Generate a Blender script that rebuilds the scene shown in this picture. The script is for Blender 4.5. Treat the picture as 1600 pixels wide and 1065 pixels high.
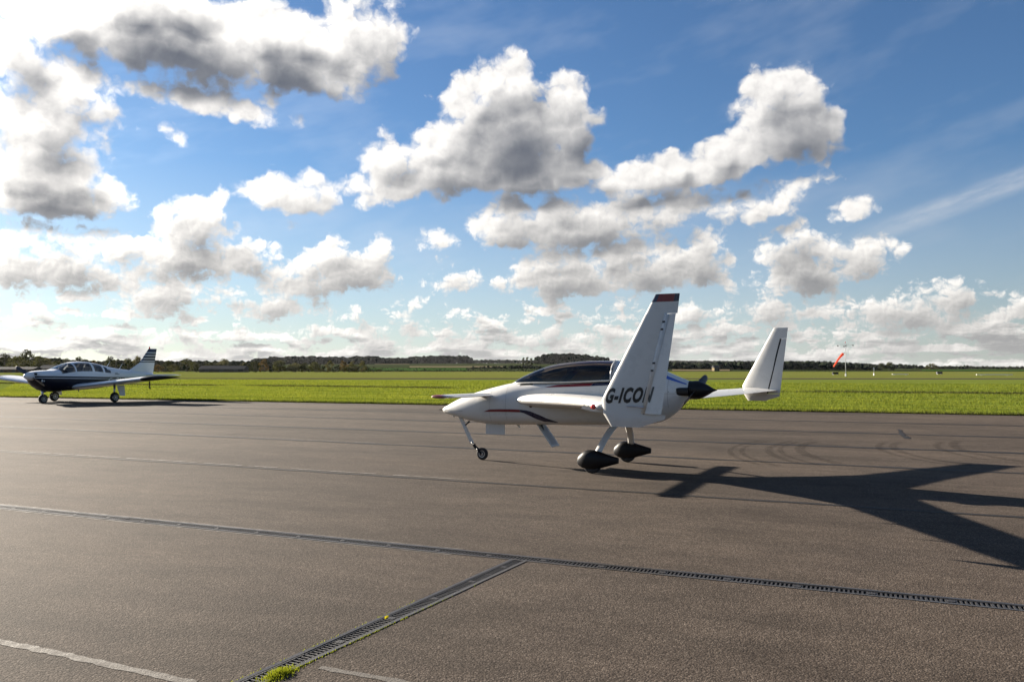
# Airfield apron with a canard airplane, a low-wing airplane beyond it and a cumulus sky.
import bpy, bmesh, math, random
import numpy as np
from mathutils import Vector, Matrix
from mathutils.bvhtree import BVHTree

for o in list(bpy.data.objects): bpy.data.objects.remove(o)
SC = bpy.context.scene
COL = SC.collection
R = math.radians

# ---------------------------------------------------------------- camera
cam = bpy.data.cameras.new('camera'); cam_ob = bpy.data.objects.new('camera', cam); COL.objects.link(cam_ob); SC.camera = cam_ob
cam_ob.location = (0, 0, 1.6); cam_ob.rotation_euler = (R(90) + .0348, 0, 0)
cam.lens = 28; cam.sensor_width = 36; cam.clip_start = .05; cam.clip_end = 30000

# ---------------------------------------------------------------- exposure and light
SC.view_settings.view_transform = 'Standard'; SC.view_settings.look = 'None'; SC.view_settings.gamma = 1
SC.view_settings.use_curve_mapping = False
SC.view_settings.exposure = 2.0
SC.cycles.max_bounces = 6; SC.cycles.diffuse_bounces = 2; SC.cycles.glossy_bounces = 3; SC.cycles.transmission_bounces = 4
SC.cycles.transparent_max_bounces = 12; SC.cycles.caustics_reflective = False; SC.cycles.caustics_refractive = False
SC.cycles.sample_clamp_indirect = 4.

SUN_STRENGTH = 5.0
SKY_AIR, SKY_DUST, SKY_OZONE, SKY_STRENGTH = 1.0, .35, 1.5, .05
SKY_TINT = (.33, .46, .62)
CL_HG, CL_SUN, CL_SUNCOL = .072, .180, (1., .95, .865)
CL_AMB_LOW, CL_AMB_HIGH, CL_VEIL = (.080, .080, .080), (.028, .033, .044), (.12, .13, .145)
AIR_MAX, AIR_COL = .55, (.140, .142, .142)
LOW_A, LOW_B, D_VORO, D_NOISE, BIAS, CIRRUS, EDGE = .30, .97, .56, .26, .15, .30, .44
L_RELIEF, L_BASE, L_OVER, L_THICK = .60, 1.06, .96, .06
OVER0, OVER1 = -.15, 1.05

# ---------------------------------------------------------------- sky
SUN_AZ, SUN_EL = -51.9, 16.4      # degrees; azimuth measured from +Y towards +X

CLOUDS = [
    (-24.1,21.0,8.28,3.99,-6,1.50,1.5), (-16.8,20.5,6.38,3.14,-12,1.40,1.6), (-11.1,22.0,3.59,4.39,0,0.95,1.2), (-20.9,17.5,6.08,1.21,-8,0.80,1.0), (-29.4,21.2,2.64,2.60,0,1.10,1.2),
    (-31.0,14.5,4.20,4.05,10,1.00,1.3), (-32.8,19.1,2.11,3.56,0,0.95,1.2), (-29.8,17.1,2.62,1.94,0,0.90,1.2), (-30.7,10.3,5.14,2.48,0,1.60,1.8), (-27.2,10.4,1.97,1.50,0,1.10,1.5),
    (-30.9,11.8,3.29,1.71,0,1.00,1.3), (-0.5,16.3,5.22,5.37,0,1.25,1.6), (3.5,16.9,2.58,3.97,0,1.10,1.4), (-5.1,13.6,6.17,3.27,12,1.15,2.2), (0.5,13.4,6.22,2.29,0,1.45,2.0),
    (-9.0,12.4,3.64,1.47,12,0.90,1.7), (18.6,16.1,3.93,3.87,0,1.15,1.4), (17.6,18.9,1.18,1.90,10,0.95,1.2), (20.8,15.6,2.09,2.70,0,1.15,1.4), (14.5,13.8,5.59,1.93,14,1.50,1.7),
    (9.2,13.3,4.60,1.47,8,1.40,1.6), (17.1,10.8,3.41,1.52,15,0.90,1.6), (20.0,12.3,2.20,0.75,8,0.70,1.0), (23.0,10.2,1.69,1.14,0,0.85,1.4), (-15.8,11.5,3.59,2.01,-5,1.00,2.0),
    (-15.8,9.8,0.64,0.48,0,0.70,1.2), (-23.7,15.2,1.46,0.55,-20,0.55,1.0), (-13.0,11.6,1.51,0.87,-20,0.75,1.3), (-22.0,8.8,2.82,3.14,0,1.05,1.7), (-20.6,11.0,0.70,1.40,-15,0.85,1.2),
    (-22.6,7.1,5.01,2.02,0,1.15,1.8), (-18.9,7.3,2.67,2.07,-10,1.00,1.6), (-11.6,6.6,3.53,2.73,0,1.15,1.8), (-14.0,5.7,4.92,1.93,8,1.05,1.7), (-9.4,6.4,1.84,1.86,0,1.10,1.6),
    (4.8,9.8,8.40,2.48,4,1.20,1.8), (-0.5,9.9,2.98,2.29,0,1.00,1.6), (10.5,10.7,4.09,1.66,8,0.90,1.6), (3.2,6.1,5.85,2.38,0,1.15,1.9), (9.2,6.5,5.09,2.55,0,1.20,1.9),
    (12.9,7.1,2.27,2.81,0,1.20,1.6), (-4.4,6.1,2.47,1.34,0,0.90,1.6), (-5.3,8.8,1.68,1.14,5,0.75,1.5), (19.7,6.1,3.70,2.72,0,1.25,1.7), (23.2,6.9,3.15,1.92,0,0.95,1.6),
    (19.4,8.5,1.77,1.69,0,0.95,1.3), (25.8,3.3,4.76,2.06,0,1.10,1.8), (29.1,4.2,2.09,1.52,0,1.00,1.7), (31.9,4.1,1.00,0.93,0,0.90,1.5), (17.4,3.7,3.62,1.71,0,1.00,1.7),
    (14.9,5.6,1.39,0.96,0,0.80,1.5), (-29.1,6.1,5.51,2.52,0,1.10,1.9), (-32.2,5.7,3.39,2.78,0,1.05,1.7), (-23.5,4.7,5.02,1.82,0,1.00,1.8), (-17.0,4.2,4.09,1.62,0,1.00,1.8),
]

class NT:
    """small helper around a node tree"""
    def __init__(s, tree): s.t = tree; s.n = tree.nodes; s.l = tree.links
    def put(s, sock, v):
        if isinstance(v, bpy.types.NodeSocket): s.l.new(v, sock)
        elif v is not None: sock.default_value = v
    def math(s, op, a, b=None, c=None, clamp=False):
        n = s.n.new('ShaderNodeMath'); n.operation = op; n.use_clamp = clamp
        s.put(n.inputs[0], a)
        if b is not None: s.put(n.inputs[1], b)
        if c is not None: s.put(n.inputs[2], c)
        return n.outputs[0]
    def vec(s, op, a, b=None, c=None):
        n = s.n.new('ShaderNodeVectorMath'); n.operation = op
        s.put(n.inputs[0], a)
        if op == 'SCALE': s.put(n.inputs['Scale'], b)
        else:
            if b is not None: s.put(n.inputs[1], b)
            if c is not None: s.put(n.inputs[2], c)
        return n.outputs['Value'] if op in ('LENGTH', 'DOT_PRODUCT', 'DISTANCE') else n.outputs['Vector']
    def noise(s, v, scale, detail=4, rough=.5, dims='3D', col=False, **kw):
        n = s.n.new('ShaderNodeTexNoise'); n.noise_dimensions = dims
        s.put(n.inputs['Vector'], v); n.inputs['Scale'].default_value = scale
        n.inputs['Detail'].default_value = detail; n.inputs['Roughness'].default_value = rough
        for k, q in kw.items(): n.inputs[k].default_value = q
        return n.outputs['Color'] if col else n.outputs[0]
    def voro(s, v, scale, detail=0, dims='2D', feature='F1', out=0, **kw):
        n = s.n.new('ShaderNodeTexVoronoi'); n.voronoi_dimensions = dims; n.feature = feature
        s.put(n.inputs['Vector'], v); n.inputs['Scale'].default_value = scale
        if 'Detail' in n.inputs: n.inputs['Detail'].default_value = detail
        for k, q in kw.items(): n.inputs[k].default_value = q
        return n.outputs[out]
    def rng(s, v, a, b, c=0., d=1., smooth=False):
        n = s.n.new('ShaderNodeMapRange'); n.interpolation_type = 'SMOOTHSTEP' if smooth else 'LINEAR'
        s.put(n.inputs[0], v)
        for i, q in enumerate((a, b, c, d)): s.put(n.inputs[1 + i], q)
        return n.outputs[0]
    def mix(s, f, a, b, typ='MIX'):
        n = s.n.new('ShaderNodeMix'); n.data_type = 'RGBA'; n.blend_type = typ
        s.put(n.inputs[0], f); s.put(n.inputs[6], a); s.put(n.inputs[7], b)
        return n.outputs[2]
    def ramp(s, f, stops):
        n = s.n.new('ShaderNodeValToRGB'); s.put(n.inputs[0], f)
        e = n.color_ramp.elements
        while len(e) < len(stops): e.new(.5)
        for q, (p, c) in zip(e, stops): q.position = p; q.color = c if len(c) == 4 else (*c, 1)
        return n.outputs[0]
    def xyz(s, v):
        n = s.n.new('ShaderNodeSeparateXYZ'); s.put(n.inputs[0], v); return n.outputs
    def comb(s, x, y, z=0.):
        n = s.n.new('ShaderNodeCombineXYZ')
        for i, q in enumerate((x, y, z)): s.put(n.inputs[i], q)
        return n.outputs[0]

AZ0, AZ1, EL0, EL1 = -40., 40., -1., 31.

def cover_map():
    """cloud thickness laid out over azimuth and elevation, from the table of puffs"""
    az, el = np.meshgrid(np.linspace(AZ0, AZ1, 321), np.linspace(EL0, EL1, 129))
    F = np.full(az.shape, -.75); r = random.Random(11); puffs = list(CLOUDS)
    for a, e, rx, ry, rot, w, k in CLOUDS:      # smaller heads round the upper rim of each cloud
        for _ in range(int(4 + rx * 1.1)):
            t = R(r.uniform(5, 175)); q = r.uniform(.22, .40) * min(rx, ry * 1.4)
            puffs.append((a + rx * .80 * math.cos(t), e + ry * .78 * math.sin(t), q * 1.1, q, 0, w * .72, 1.4))
    for row, (e0, n, rx0) in enumerate(((.8, 50, 1.4), (1.6, 38, 1.7), (2.5, 28, 1.9), (3.5, 19, 2.1), (4.6, 9, 2.1))):      # rows of far cumulus low down
        for i in range(n):
            a = AZ0 + (AZ1 - AZ0) * (i + r.uniform(.1, .9)) / n; rx = rx0 * r.uniform(.5, 1.25); ry = rx * r.uniform(.28, .46)
            puffs.append((a, e0 + r.uniform(-.25, .25), rx, ry, 0, r.uniform(1.0, 1.35), 1.9))
            if r.random() < .6: puffs.append((a + rx * r.uniform(-.5, .5), e0 + ry * r.uniform(.5, .9), rx * .45, ry * .8, 0, .9, 1.5))
    for a, e, rx, ry, rot, w, k in puffs:
        c, s = math.cos(math.radians(rot)), math.sin(math.radians(rot))
        u = ((az - a) * c + (el - e) * s) / rx; v = (-(az - a) * s + (el - e) * c) / ry
        v = np.where(v < 0, -v * k, v)
        d = w * (1 - np.sqrt(u * u + v * v)); h = .22
        t = np.clip(.5 + (F - d) / (2 * h), 0, 1)
        F = d + (F - d) * t + h * t * (1 - t)
    for ax in (0, 1):
        F = (np.roll(F, 1, ax) + 2 * F + np.roll(F, -1, ax)) / 4
    return np.maximum(F, -.75)

def cover_group(rank=48):
    """the map as a sum of products of curves over azimuth and over elevation"""
    F = cover_map(); mean = -.4
    U, S, V = np.linalg.svd(F - mean, full_matrices=False)
    print('cover map error', np.abs((U[:, :rank] * S[:rank]) @ V[:rank] + mean - F).max())
    g = bpy.data.node_groups.new('cloud_cover', 'ShaderNodeTree')
    g.interface.new_socket('P', in_out='INPUT', socket_type='NodeSocketVector')
    g.interface.new_socket('F', in_out='OUTPUT', socket_type='NodeSocketFloat')
    N = NT(g); p = g.nodes.new('NodeGroupInput').outputs[0]; go = g.nodes.new('NodeGroupOutput')
    q = N.xyz(N.vec('MULTIPLY_ADD', p, (2 / (AZ1 - AZ0), 2 / (EL1 - EL0), 0), (-(AZ1 + AZ0) / (AZ1 - AZ0), -(EL1 + EL0) / (EL1 - EL0), 0)))
    amp = [S[k] * np.abs(U[:, k]).max() * np.abs(V[k]).max() for k in range(rank)]; top = max(amp)
    def curves(src, cols):
        n = g.nodes.new('ShaderNodeVectorCurve'); m = n.mapping; m.use_clip = False
        g.links.new(N.comb(src, src, src), n.inputs['Vector'])
        for c, y in zip(m.curves, cols):
            xs = np.linspace(-1, 1, len(y)); c.points[0].location = (-1, y[0]); c.points[-1].location = (1, y[-1])
            for i in range(1, len(y) - 1): c.points.new(float(xs[i]), float(y[i]))
            for q_ in c.points: q_.handle_type = 'VECTOR'
        m.update(); return n.outputs[0]
    acc = None
    for k in range(0, rank, 3):
        A = curves(q[0], [V[j][::3] / np.abs(V[j]).max() for j in range(k, k + 3)])
        B = curves(q[1], [U[::2, j] / np.abs(U[:, j]).max() * amp[j] / top for j in range(k, k + 3)])
        d = N.vec('DOT_PRODUCT', A, B)
        acc = d if acc is None else N.math('ADD', acc, d)
        q = (N.math('MULTIPLY_ADD', acc, 1e-9, q[0]), N.math('MULTIPLY_ADD', acc, 1e-9, q[1]))      # in sequence
    g.links.new(N.math('MULTIPLY_ADD', acc, float(top), mean), go.inputs[0])
    return g

def cloud_group(cover):
    """thickness of the broken cumulus over (azimuth, elevation) in degrees, without its fine detail"""
    g = bpy.data.node_groups.new('cloud_field', 'ShaderNodeTree')
    g.interface.new_socket('P', in_out='INPUT', socket_type='NodeSocketVector')
    g.interface.new_socket('F', in_out='OUTPUT', socket_type='NodeSocketFloat')
    N = NT(g); p = g.nodes.new('NodeGroupInput').outputs[0]; go = g.nodes.new('NodeGroupOutput')
    w1 = N.vec('SUBTRACT', N.noise(p, .36, 2, .45, '2D', col=True), (.5, .5, .5))
    q = N.vec('MULTIPLY_ADD', w1, (1.7, 1.3, 0), p)
    s = N.xyz(p)
    # rows of small flat clouds towards the horizon, and open cumulus over the rest of the sky
    lowc = N.comb(N.math('MULTIPLY', s[0], .36), N.math('MULTIPLY', N.math('SQRT', N.math('MAXIMUM', s[1], 0.)), 4.3), 0.)
    low = N.noise(lowc, .66, 4, .55, '2D')
    F = N.math('MULTIPLY', N.math('SUBTRACT', low, N.rng(s[1], 1.5, 10., LOW_A, LOW_B)), 3.4)
    if cover:
        n = g.nodes.new('ShaderNodeGroup'); n.node_tree = cover; g.links.new(N.vec('MULTIPLY_ADD', F, (1e-9, 0, 0), q), n.inputs[0])
        F = N.math('SMOOTH_MAX', F, n.outputs[0], .25)
    else:
        gen = N.noise(N.comb(N.math('MULTIPLY', s[0], .8), N.math('MULTIPLY', s[1], 1.1), 7.), .13, 3, .5, '2D')
        far = N.math('MAXIMUM', N.rng(N.math('ABSOLUTE', s[0]), 35, 44), N.rng(s[1], 27, 36))
        G = N.math('MULTIPLY', N.math('SUBTRACT', gen, N.math('MULTIPLY_ADD', far, -.33, .95)), 5.)
        F = N.math('SMOOTH_MAX', F, G, .2)
    g.links.new(F, go.inputs[0])
    return g

def detail_group():
    """billows and wisps"""
    g = bpy.data.node_groups.new('cloud_detail', 'ShaderNodeTree')
    g.interface.new_socket('P', in_out='INPUT', socket_type='NodeSocketVector')
    g.interface.new_socket('F', in_out='OUTPUT', socket_type='NodeSocketFloat')
    N = NT(g); p = g.nodes.new('NodeGroupInput').outputs[0]; go = g.nodes.new('NodeGroupOutput')
    n0 = N.vec('SUBTRACT', N.noise(p, 1.1, 3, .5, '2D', col=True), (.5, .5, .5))
    q = N.vec('MULTIPLY_ADD', n0, (.9, .9, 0), N.vec('MULTIPLY', p, (1, 1.15, 0)))
    b = N.voro(q, .50, 2.8, '2D', 'F1', Lacunarity=2.2)
    N.put(b.node.inputs['Roughness'], N.rng(N.xyz(p)[1], 3., 13., .78, .46))
    n = N.noise(q, 1.0, 6, .56, '2D')
    g.links.new(N.math('ADD', N.math('MULTIPLY', N.math('SUBTRACT', .40, b), D_VORO), N.math('MULTIPLY', N.math('SUBTRACT', n, .5), D_NOISE)), go.inputs[0])
    return g

def sky_colour(N, t, grp, det, sky, d, az, el, p):
    def use(gr, v):
        n = t.nodes.new('ShaderNodeGroup'); n.node_tree = gr; t.links.new(v, n.inputs[0]); return n.outputs[0]
    seq = lambda f: N.vec('MULTIPLY_ADD', f, (1e-9, 0, 0), p)
    f0 = use(grp, p); g = N.math('MULTIPLY_ADD', N.math('MINIMUM', el, 22.), .075, .28)      # clouds look smaller towards the horizon
    fo = use(grp, N.vec('ADD', seq(f0), N.vec('SCALE', (-.85, 1.30, 0), g)))
    d0 = use(det, seq(fo)); d1 = use(det, N.vec('ADD', seq(d0), N.vec('SCALE', (-.20, .27, 0), g)))
    near = N.rng(f0, -.55, -.05, .25, 1., True)      # wisps only close to a cloud
    f = N.math('ADD', N.math('MULTIPLY_ADD', d0, near, f0), BIAS)
    alpha = N.rng(f, .0, EDGE, 0, 1, True)
    over = N.rng(N.math('MULTIPLY_ADD', d1, .12, fo), OVER0, OVER1, 0, 1, True)
    lit = N.math('MULTIPLY_ADD', N.math('MULTIPLY', N.math('SUBTRACT', d0, d1), N.math('MULTIPLY_ADD', over, -.85, 1.)), L_RELIEF, L_BASE)
    lit = N.math('MULTIPLY_ADD', over, -L_OVER, lit)
    lit = N.math('MULTIPLY_ADD', N.rng(f, .0, 1.1), -L_THICK, lit)
    lit = N.math('MINIMUM', N.math('MAXIMUM', lit, 0.), 1.15)
    # angle to the sun: forward scattering brightens cloud near it
    sd = (math.sin(math.radians(SUN_AZ)) * math.cos(math.radians(SUN_EL)), math.cos(math.radians(SUN_AZ)) * math.cos(math.radians(SUN_EL)), math.sin(math.radians(SUN_EL)))
    hg = N.math('DIVIDE', .22, N.math('POWER', N.math('MULTIPLY_ADD', N.vec('DOT_PRODUCT', d, sd), -1.4, 1.49), 1.5))   # g = 0.7
    sunc = N.vec('SCALE', CL_SUNCOL, N.math('MULTIPLY', lit, N.math('MULTIPLY_ADD', hg, CL_HG, CL_SUN)))
    ccol = N.vec('ADD', sunc, N.mix(N.rng(el, 0, 16), (*CL_AMB_LOW, 1), (*CL_AMB_HIGH, 1)))
    skyc = N.vec('MULTIPLY', sky, SKY_TINT)
    # thin high cirrus, and one long spreading streak
    sx = N.vec('DOT_PRODUCT', N.vec('SUBTRACT', p, (29., 10.2, 0)), (.954, .30, 0)); sy = N.vec('DOT_PRODUCT', N.vec('SUBTRACT', p, (29., 10.2, 0)), (-.30, .954, 0))
    wv = N.noise(N.comb(N.math('MULTIPLY', sx, .25), sy, 0.), 1.3, 4, .6, '2D')
    st = N.math('MULTIPLY', N.rng(N.math('ABSOLUTE', sy), 1.0, .15, 0, 1, True), N.rng(sx, -7, -2)); st = N.math('MULTIPLY', st, N.math('MULTIPLY', N.rng(sx, 22, 8), N.rng(wv, .15, .7)))
    ci = N.rng(N.noise(N.comb(N.math('MULTIPLY_ADD', az, .10, N.math('MULTIPLY', el, .05)), N.math('MULTIPLY_ADD', el, .30, N.math('MULTIPLY', az, -.08)), 3.), .8, 4, .6, '2D'), .50, .85, 0, CIRRUS)
    veil = N.math('MULTIPLY_ADD', st, .8, ci, clamp=True)
    base = N.mix(veil, skyc, N.vec('ADD', N.vec('SCALE', CL_VEIL, N.math('MULTIPLY_ADD', hg, .5, .8)), N.vec('SCALE', skyc, .3)))
    # pale air between us and the low, far clouds
    air = N.rng(el, 7., .0, 0., AIR_MAX * .55)
    low_air = N.vec('SCALE', AIR_COL, N.math('MINIMUM', N.math('DIVIDE', 1.15, N.math('POWER', N.math('MULTIPLY_ADD', N.vec('DOT_PRODUCT', d, sd), -.9, 1.2025), 1.5)), 1.4))      # haze, g = 0.45
    base = N.mix(N.rng(el, 14., 0., 0., AIR_MAX), base, low_air)
    return N.mix(alpha, base, N.mix(air, ccol, low_air))

def build_world():
    w = bpy.data.worlds.new('World'); bpy.context.scene.world = w; w.use_nodes = True
    t = w.node_tree; t.nodes.clear(); N = NT(t)
    sk = t.nodes.new('ShaderNodeTexSky'); sk.sky_type = 'NISHITA'; sk.sun_disc = False
    sk.sun_elevation = math.radians(SUN_EL); sk.sun_rotation = math.radians(SUN_AZ)
    sk.air_density = SKY_AIR; sk.dust_density = SKY_DUST; sk.ozone_density = SKY_OZONE
    d = t.nodes.new('ShaderNodeTexCoord').outputs['Generated']
    x = N.xyz(d)
    az = N.math('DEGREES', N.math('ARCTAN2', x[0], x[1])); el = N.math('DEGREES', N.math('ARCSINE', x[2]))
    p = N.comb(az, el, 0.)
    sky = N.vec('SCALE', sk.outputs[0], SKY_STRENGTH)
    def bgnd(hero):
        b = t.nodes.new('ShaderNodeBackground'); t.links.new(sky_colour(N, t, cloud_group(hero), det, sky, d, az, el, p), b.inputs[0]); return b.outputs[0]
    def pick(fac, a, b):      # a 0/1 mix, so that only one part of the sky is worked out per ray
        m = t.nodes.new('ShaderNodeMixShader'); t.links.new(fac, m.inputs[0]); t.links.new(a, m.inputs[1]); t.links.new(b, m.inputs[2]); return m.outputs[0]
    outside = N.math('MAXIMUM', N.math('GREATER_THAN', N.math('ABSOLUTE', az), 38.), N.math('GREATER_THAN', el, 29.))
    det = detail_group()
    full = pick(outside, bgnd(cover_group()), bgnd(None))
    gb = t.nodes.new('ShaderNodeBackground'); gb.inputs[0].default_value = (.10, .10, .09, 1)
    full = pick(N.math('LESS_THAN', el, -1.), full, gb.outputs[0])
    out = t.nodes.new('ShaderNodeOutputWorld'); t.links.new(full, out.inputs[0])
    w.cycles.sampling_method = 'MANUAL'; w.cycles.sample_map_resolution = 512

build_world()
sun = bpy.data.lights.new('sun', 'SUN'); sun_ob = bpy.data.objects.new('sun', sun); COL.objects.link(sun_ob)
sun.energy = SUN_STRENGTH; sun.angle = R(.53); sun.color = (1., .90, .76)
sun_ob.rotation_euler = Vector((-math.sin(R(SUN_AZ)) * math.cos(R(SUN_EL)), -math.cos(R(SUN_AZ)) * math.cos(R(SUN_EL)), -math.sin(R(SUN_EL)))).to_track_quat('-Z', 'Y').to_euler()

rnd = random.Random(7); rng = np.random.default_rng(7)

# ---------------------------------------------------------------- helpers
def link(name, me, parent=None):
    o = bpy.data.objects.new(name, me); COL.objects.link(o)
    if parent: o.parent = parent
    return o
def mesh(name, verts, faces, mat=None, parent=None, smooth=False, fmat=None):
    me = bpy.data.meshes.new(name); me.from_pydata([tuple(v) for v in verts], [], faces); me.validate()
    for m in (mat if isinstance(mat, (list, tuple)) else [mat]):
        if m: me.materials.append(m)
    if smooth: me.polygons.foreach_set('use_smooth', [True] * len(me.polygons))
    if fmat is not None:
        for p in me.polygons: p.material_index = fmat(p)
    me.update()
    return link(name, me, parent)
def tag(o, label=None, cat=None, group=None, kind=None):
    if label: o['label'] = label
    if cat: o['category'] = cat
    if group: o['group'] = group
    if kind: o['kind'] = kind
    return o
def empty(name, loc=(0, 0, 0), rz=0):
    o = bpy.data.objects.new(name, None); COL.objects.link(o); o.location = loc; o.rotation_euler = (0, 0, rz); o.empty_display_size = .3
    return o
class MB:
    """collects boxes, tubes and lofts into one mesh"""
    def __init__(s): s.v = []; s.f = []
    def add(s, v, f):
        b = len(s.v); s.v += [tuple(q) for q in v]; s.f += [tuple(i + b for i in q) for q in f]; return s
    def box(s, c, d, rot=None):
        pts = [Vector((x * d[0] / 2, y * d[1] / 2, z * d[2] / 2)) for z in (-1, 1) for y in (-1, 1) for x in (-1, 1)]
        if rot is not None: pts = [rot @ p for p in pts]
        return s.add([p + Vector(c) for p in pts], [(0, 2, 3, 1), (4, 5, 7, 6), (0, 1, 5, 4), (2, 6, 7, 3), (0, 4, 6, 2), (1, 3, 7, 5)])
    def rings(s, rings, cap=True, close=True):
        n = len(rings[0]); v = [p for r in rings for p in r]; f = []
        for i in range(len(rings) - 1):
            for j in range(n if close else n - 1):
                k = (j + 1) % n
                f.append((i * n + j, i * n + k, (i + 1) * n + k, (i + 1) * n + j))
        if cap and close:
            f.append(tuple(range(n - 1, -1, -1))); f.append(tuple(range((len(rings) - 1) * n, len(rings) * n)))
        return s.add(v, f)
    def tube(s, pts, rad, n=10, squash=None, axis=None):
        pts = [Vector(p) for p in pts]; rad = rad if isinstance(rad, (list, tuple)) else [rad] * len(pts); rs = []
        for i, p in enumerate(pts):
            t = (pts[min(i + 1, len(pts) - 1)] - pts[max(i - 1, 0)]).normalized()
            u = Vector(axis) if axis else (Vector((0, 0, 1)) if abs(t.z) < .9 else Vector((1, 0, 0)))
            u = (u - t * u.dot(t)).normalized(); w = t.cross(u)
            sq = squash or 1
            rs.append([p + u * (rad[i] * math.cos(a)) + w * (rad[i] * sq * math.sin(a)) for a in [2 * math.pi * k / n for k in range(n)]])
        return s.rings(rs)
    def build(s, name, mat, parent=None, smooth=False, fmat=None): return mesh(name, s.v, s.f, mat, parent, smooth, fmat)
def soften(o, w=.004, seg=2):
    m = o.modifiers.new('bevel', 'BEVEL'); m.width = w; m.segments = seg; m.limit_method = 'ANGLE'; m.angle_limit = R(35); return o
def autosmooth(o, deg=40):
    me = o.data; bm = bmesh.new(); bm.from_mesh(me)
    for e in bm.edges:
        if len(e.link_faces) == 2 and e.calc_face_angle(0) > R(deg): e.smooth = False
    bm.to_mesh(me); bm.free(); me.polygons.foreach_set('use_smooth', [True] * len(me.polygons)); return o
def recalc(o):
    bm = bmesh.new(); bm.from_mesh(o.data); bmesh.ops.recalc_face_normals(bm, faces=bm.faces); bm.to_mesh(o.data); bm.free(); return o
def lerp_table(tab, s):
    xs = [r[0] for r in tab]
    return [float(np.interp(s, xs, [r[k] for r in tab])) for k in range(1, len(tab[0]))]
def smooth_table(tab, n):
    """resample a station table with a Catmull-Rom curve"""
    out = []; xs = np.array([r[0] for r in tab]); T = np.array([r[1:] for r in tab])
    d = np.gradient(T, xs, axis=0)
    for s in n:
        i = int(np.clip(np.searchsorted(xs, s) - 1, 0, len(xs) - 2)); h = xs[i + 1] - xs[i]; t = (s - xs[i]) / h
        out.append((s, *((2 * t**3 - 3 * t**2 + 1) * T[i] + (t**3 - 2 * t**2 + t) * h * d[i] + (-2 * t**3 + 3 * t**2) * T[i + 1] + (t**3 - t**2) * h * d[i + 1])))
    return out
def bvh_of(*obs):
    v, f = [], []
    for o in obs:
        b = len(v); v += [q.co.copy() for q in o.data.vertices]; f += [[i + b for i in p.vertices] for p in o.data.polygons]
    return BVHTree.FromPolygons(v, f)
def decal(name, tree, rows, mat, parent, side=-1, off=.003, start=3., axis='y'):
    """rows of (s, z) points laid onto a surface from the side"""
    n = len(rows[0]); v = []
    for r in rows:
        for s, z in r:
            o, d = (Vector((s, side * start, z)), Vector((0, -side, 0)))
            hit = tree.ray_cast(o, d)
            v.append(hit[0] + Vector((0, side * off, 0)) + hit[1] * (off * .5 if hit[1].y * side > 0 else -off * .5) if hit[0] else Vector((s, 0, z)))
    f = [(i * n + j, i * n + j + 1, (i + 1) * n + j + 1, (i + 1) * n + j) for i in range(len(rows) - 1) for j in range(n - 1)]
    return mesh(name, v, f, mat, parent, True)
def text_mesh(body, size, xscale, shear, embolden=0.):
    c = bpy.data.curves.new('lettering', 'FONT'); c.body = body; c.size = size; c.offset = embolden; c.shear = shear; c.resolution_u = 3; c.space_character = 1.18; c.fill_mode = 'FRONT'
    o = bpy.data.objects.new('lettering', c); COL.objects.link(o); bpy.context.view_layer.update()
    me = o.evaluated_get(bpy.context.evaluated_depsgraph_get()).to_mesh()
    v = [(q.co.x * xscale, q.co.y) for q in me.vertices]; f = [tuple(p.vertices) for p in me.polygons]
    bpy.data.objects.remove(o); bpy.data.curves.remove(c)
    return v, f

# ---------------------------------------------------------------- materials
def new_mat(name):
    m = bpy.data.materials.new(name); m.use_nodes = True; m.node_tree.nodes.clear(); N = NT(m.node_tree)
    out = N.n.new('ShaderNodeOutputMaterial'); b = N.n.new('ShaderNodeBsdfPrincipled'); N.l.new(b.outputs[0], out.inputs[0])
    return m, N, b, out
def plain(name, col, rough=.5, metal=0., vary=.08, scale=4., spec=.5, coat=0., bump=0., bscale=60., wear=None):
    m, N, b, out = new_mat(name)
    tc = N.n.new('ShaderNodeTexCoord').outputs['Object']
    n = N.noise(tc, scale, 5, .6)
    c = N.mix(n, (*[q * (1 - vary) for q in col], 1), (*[min(1, q * (1 + vary)) for q in col], 1))
    if wear: c = N.mix(N.rng(N.noise(tc, scale * 3, 6, .7), *(wear[2:] or (.58, .75)), 0, wear[1]), c, (*wear[0], 1))
    N.put(b.inputs['Base Color'], c); b.inputs['Metallic'].default_value = metal
    N.put(b.inputs['Roughness'], N.rng(N.noise(tc, scale * 2.3, 4, .6), .3, .7, rough * .85, min(1, rough * 1.15)))
    b.inputs['Specular IOR Level'].default_value = spec; b.inputs['Coat Weight'].default_value = coat; b.inputs['Coat Roughness'].default_value = .06
    if bump:
        bp = N.n.new('ShaderNodeBump'); bp.inputs['Strength'].default_value = bump; bp.inputs['Distance'].default_value = .01
        N.l.new(N.noise(tc, bscale, 4, .6), bp.inputs['Height']); N.l.new(bp.outputs[0], b.inputs['Normal'])
    return m
M = {}
M['white'] = plain('white_gelcoat', (.61, .598, .565), .30, vary=.04, scale=2., spec=.4, wear=((.45, .43, .39), .45, .52, .78))
M['white2'] = plain('white_enamel', (.70, .71, .72), .30, vary=.03, scale=2., coat=.3)
M['red'] = plain('red_paint', (.17, .007, .012), .4, vary=.05, coat=.3)
M['navy'] = plain('navy_paint', (.010, .014, .045), .28, vary=.1, coat=.3)
M['black'] = plain('black_paint', (.006, .006, .007), .42, vary=.1, spec=.3)
M['pant'] = plain('black_gloss_paint', (.004, .004, .006), .45, vary=.1, spec=.25)
M['rubber'] = plain('tyre_rubber', (.022, .021, .021), .8, vary=.2, scale=20)
M['steel'] = plain('brushed_steel', (.45, .45, .46), .35, metal=1.)
M['darksteel'] = plain('dark_steel', (.05, .05, .055), .45, metal=.6)
M['grey'] = plain('grey_paint', (.38, .39, .40), .5)
M['seat'] = plain('seat_cloth', (.16, .15, .14), .9, bump=.3)
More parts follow.
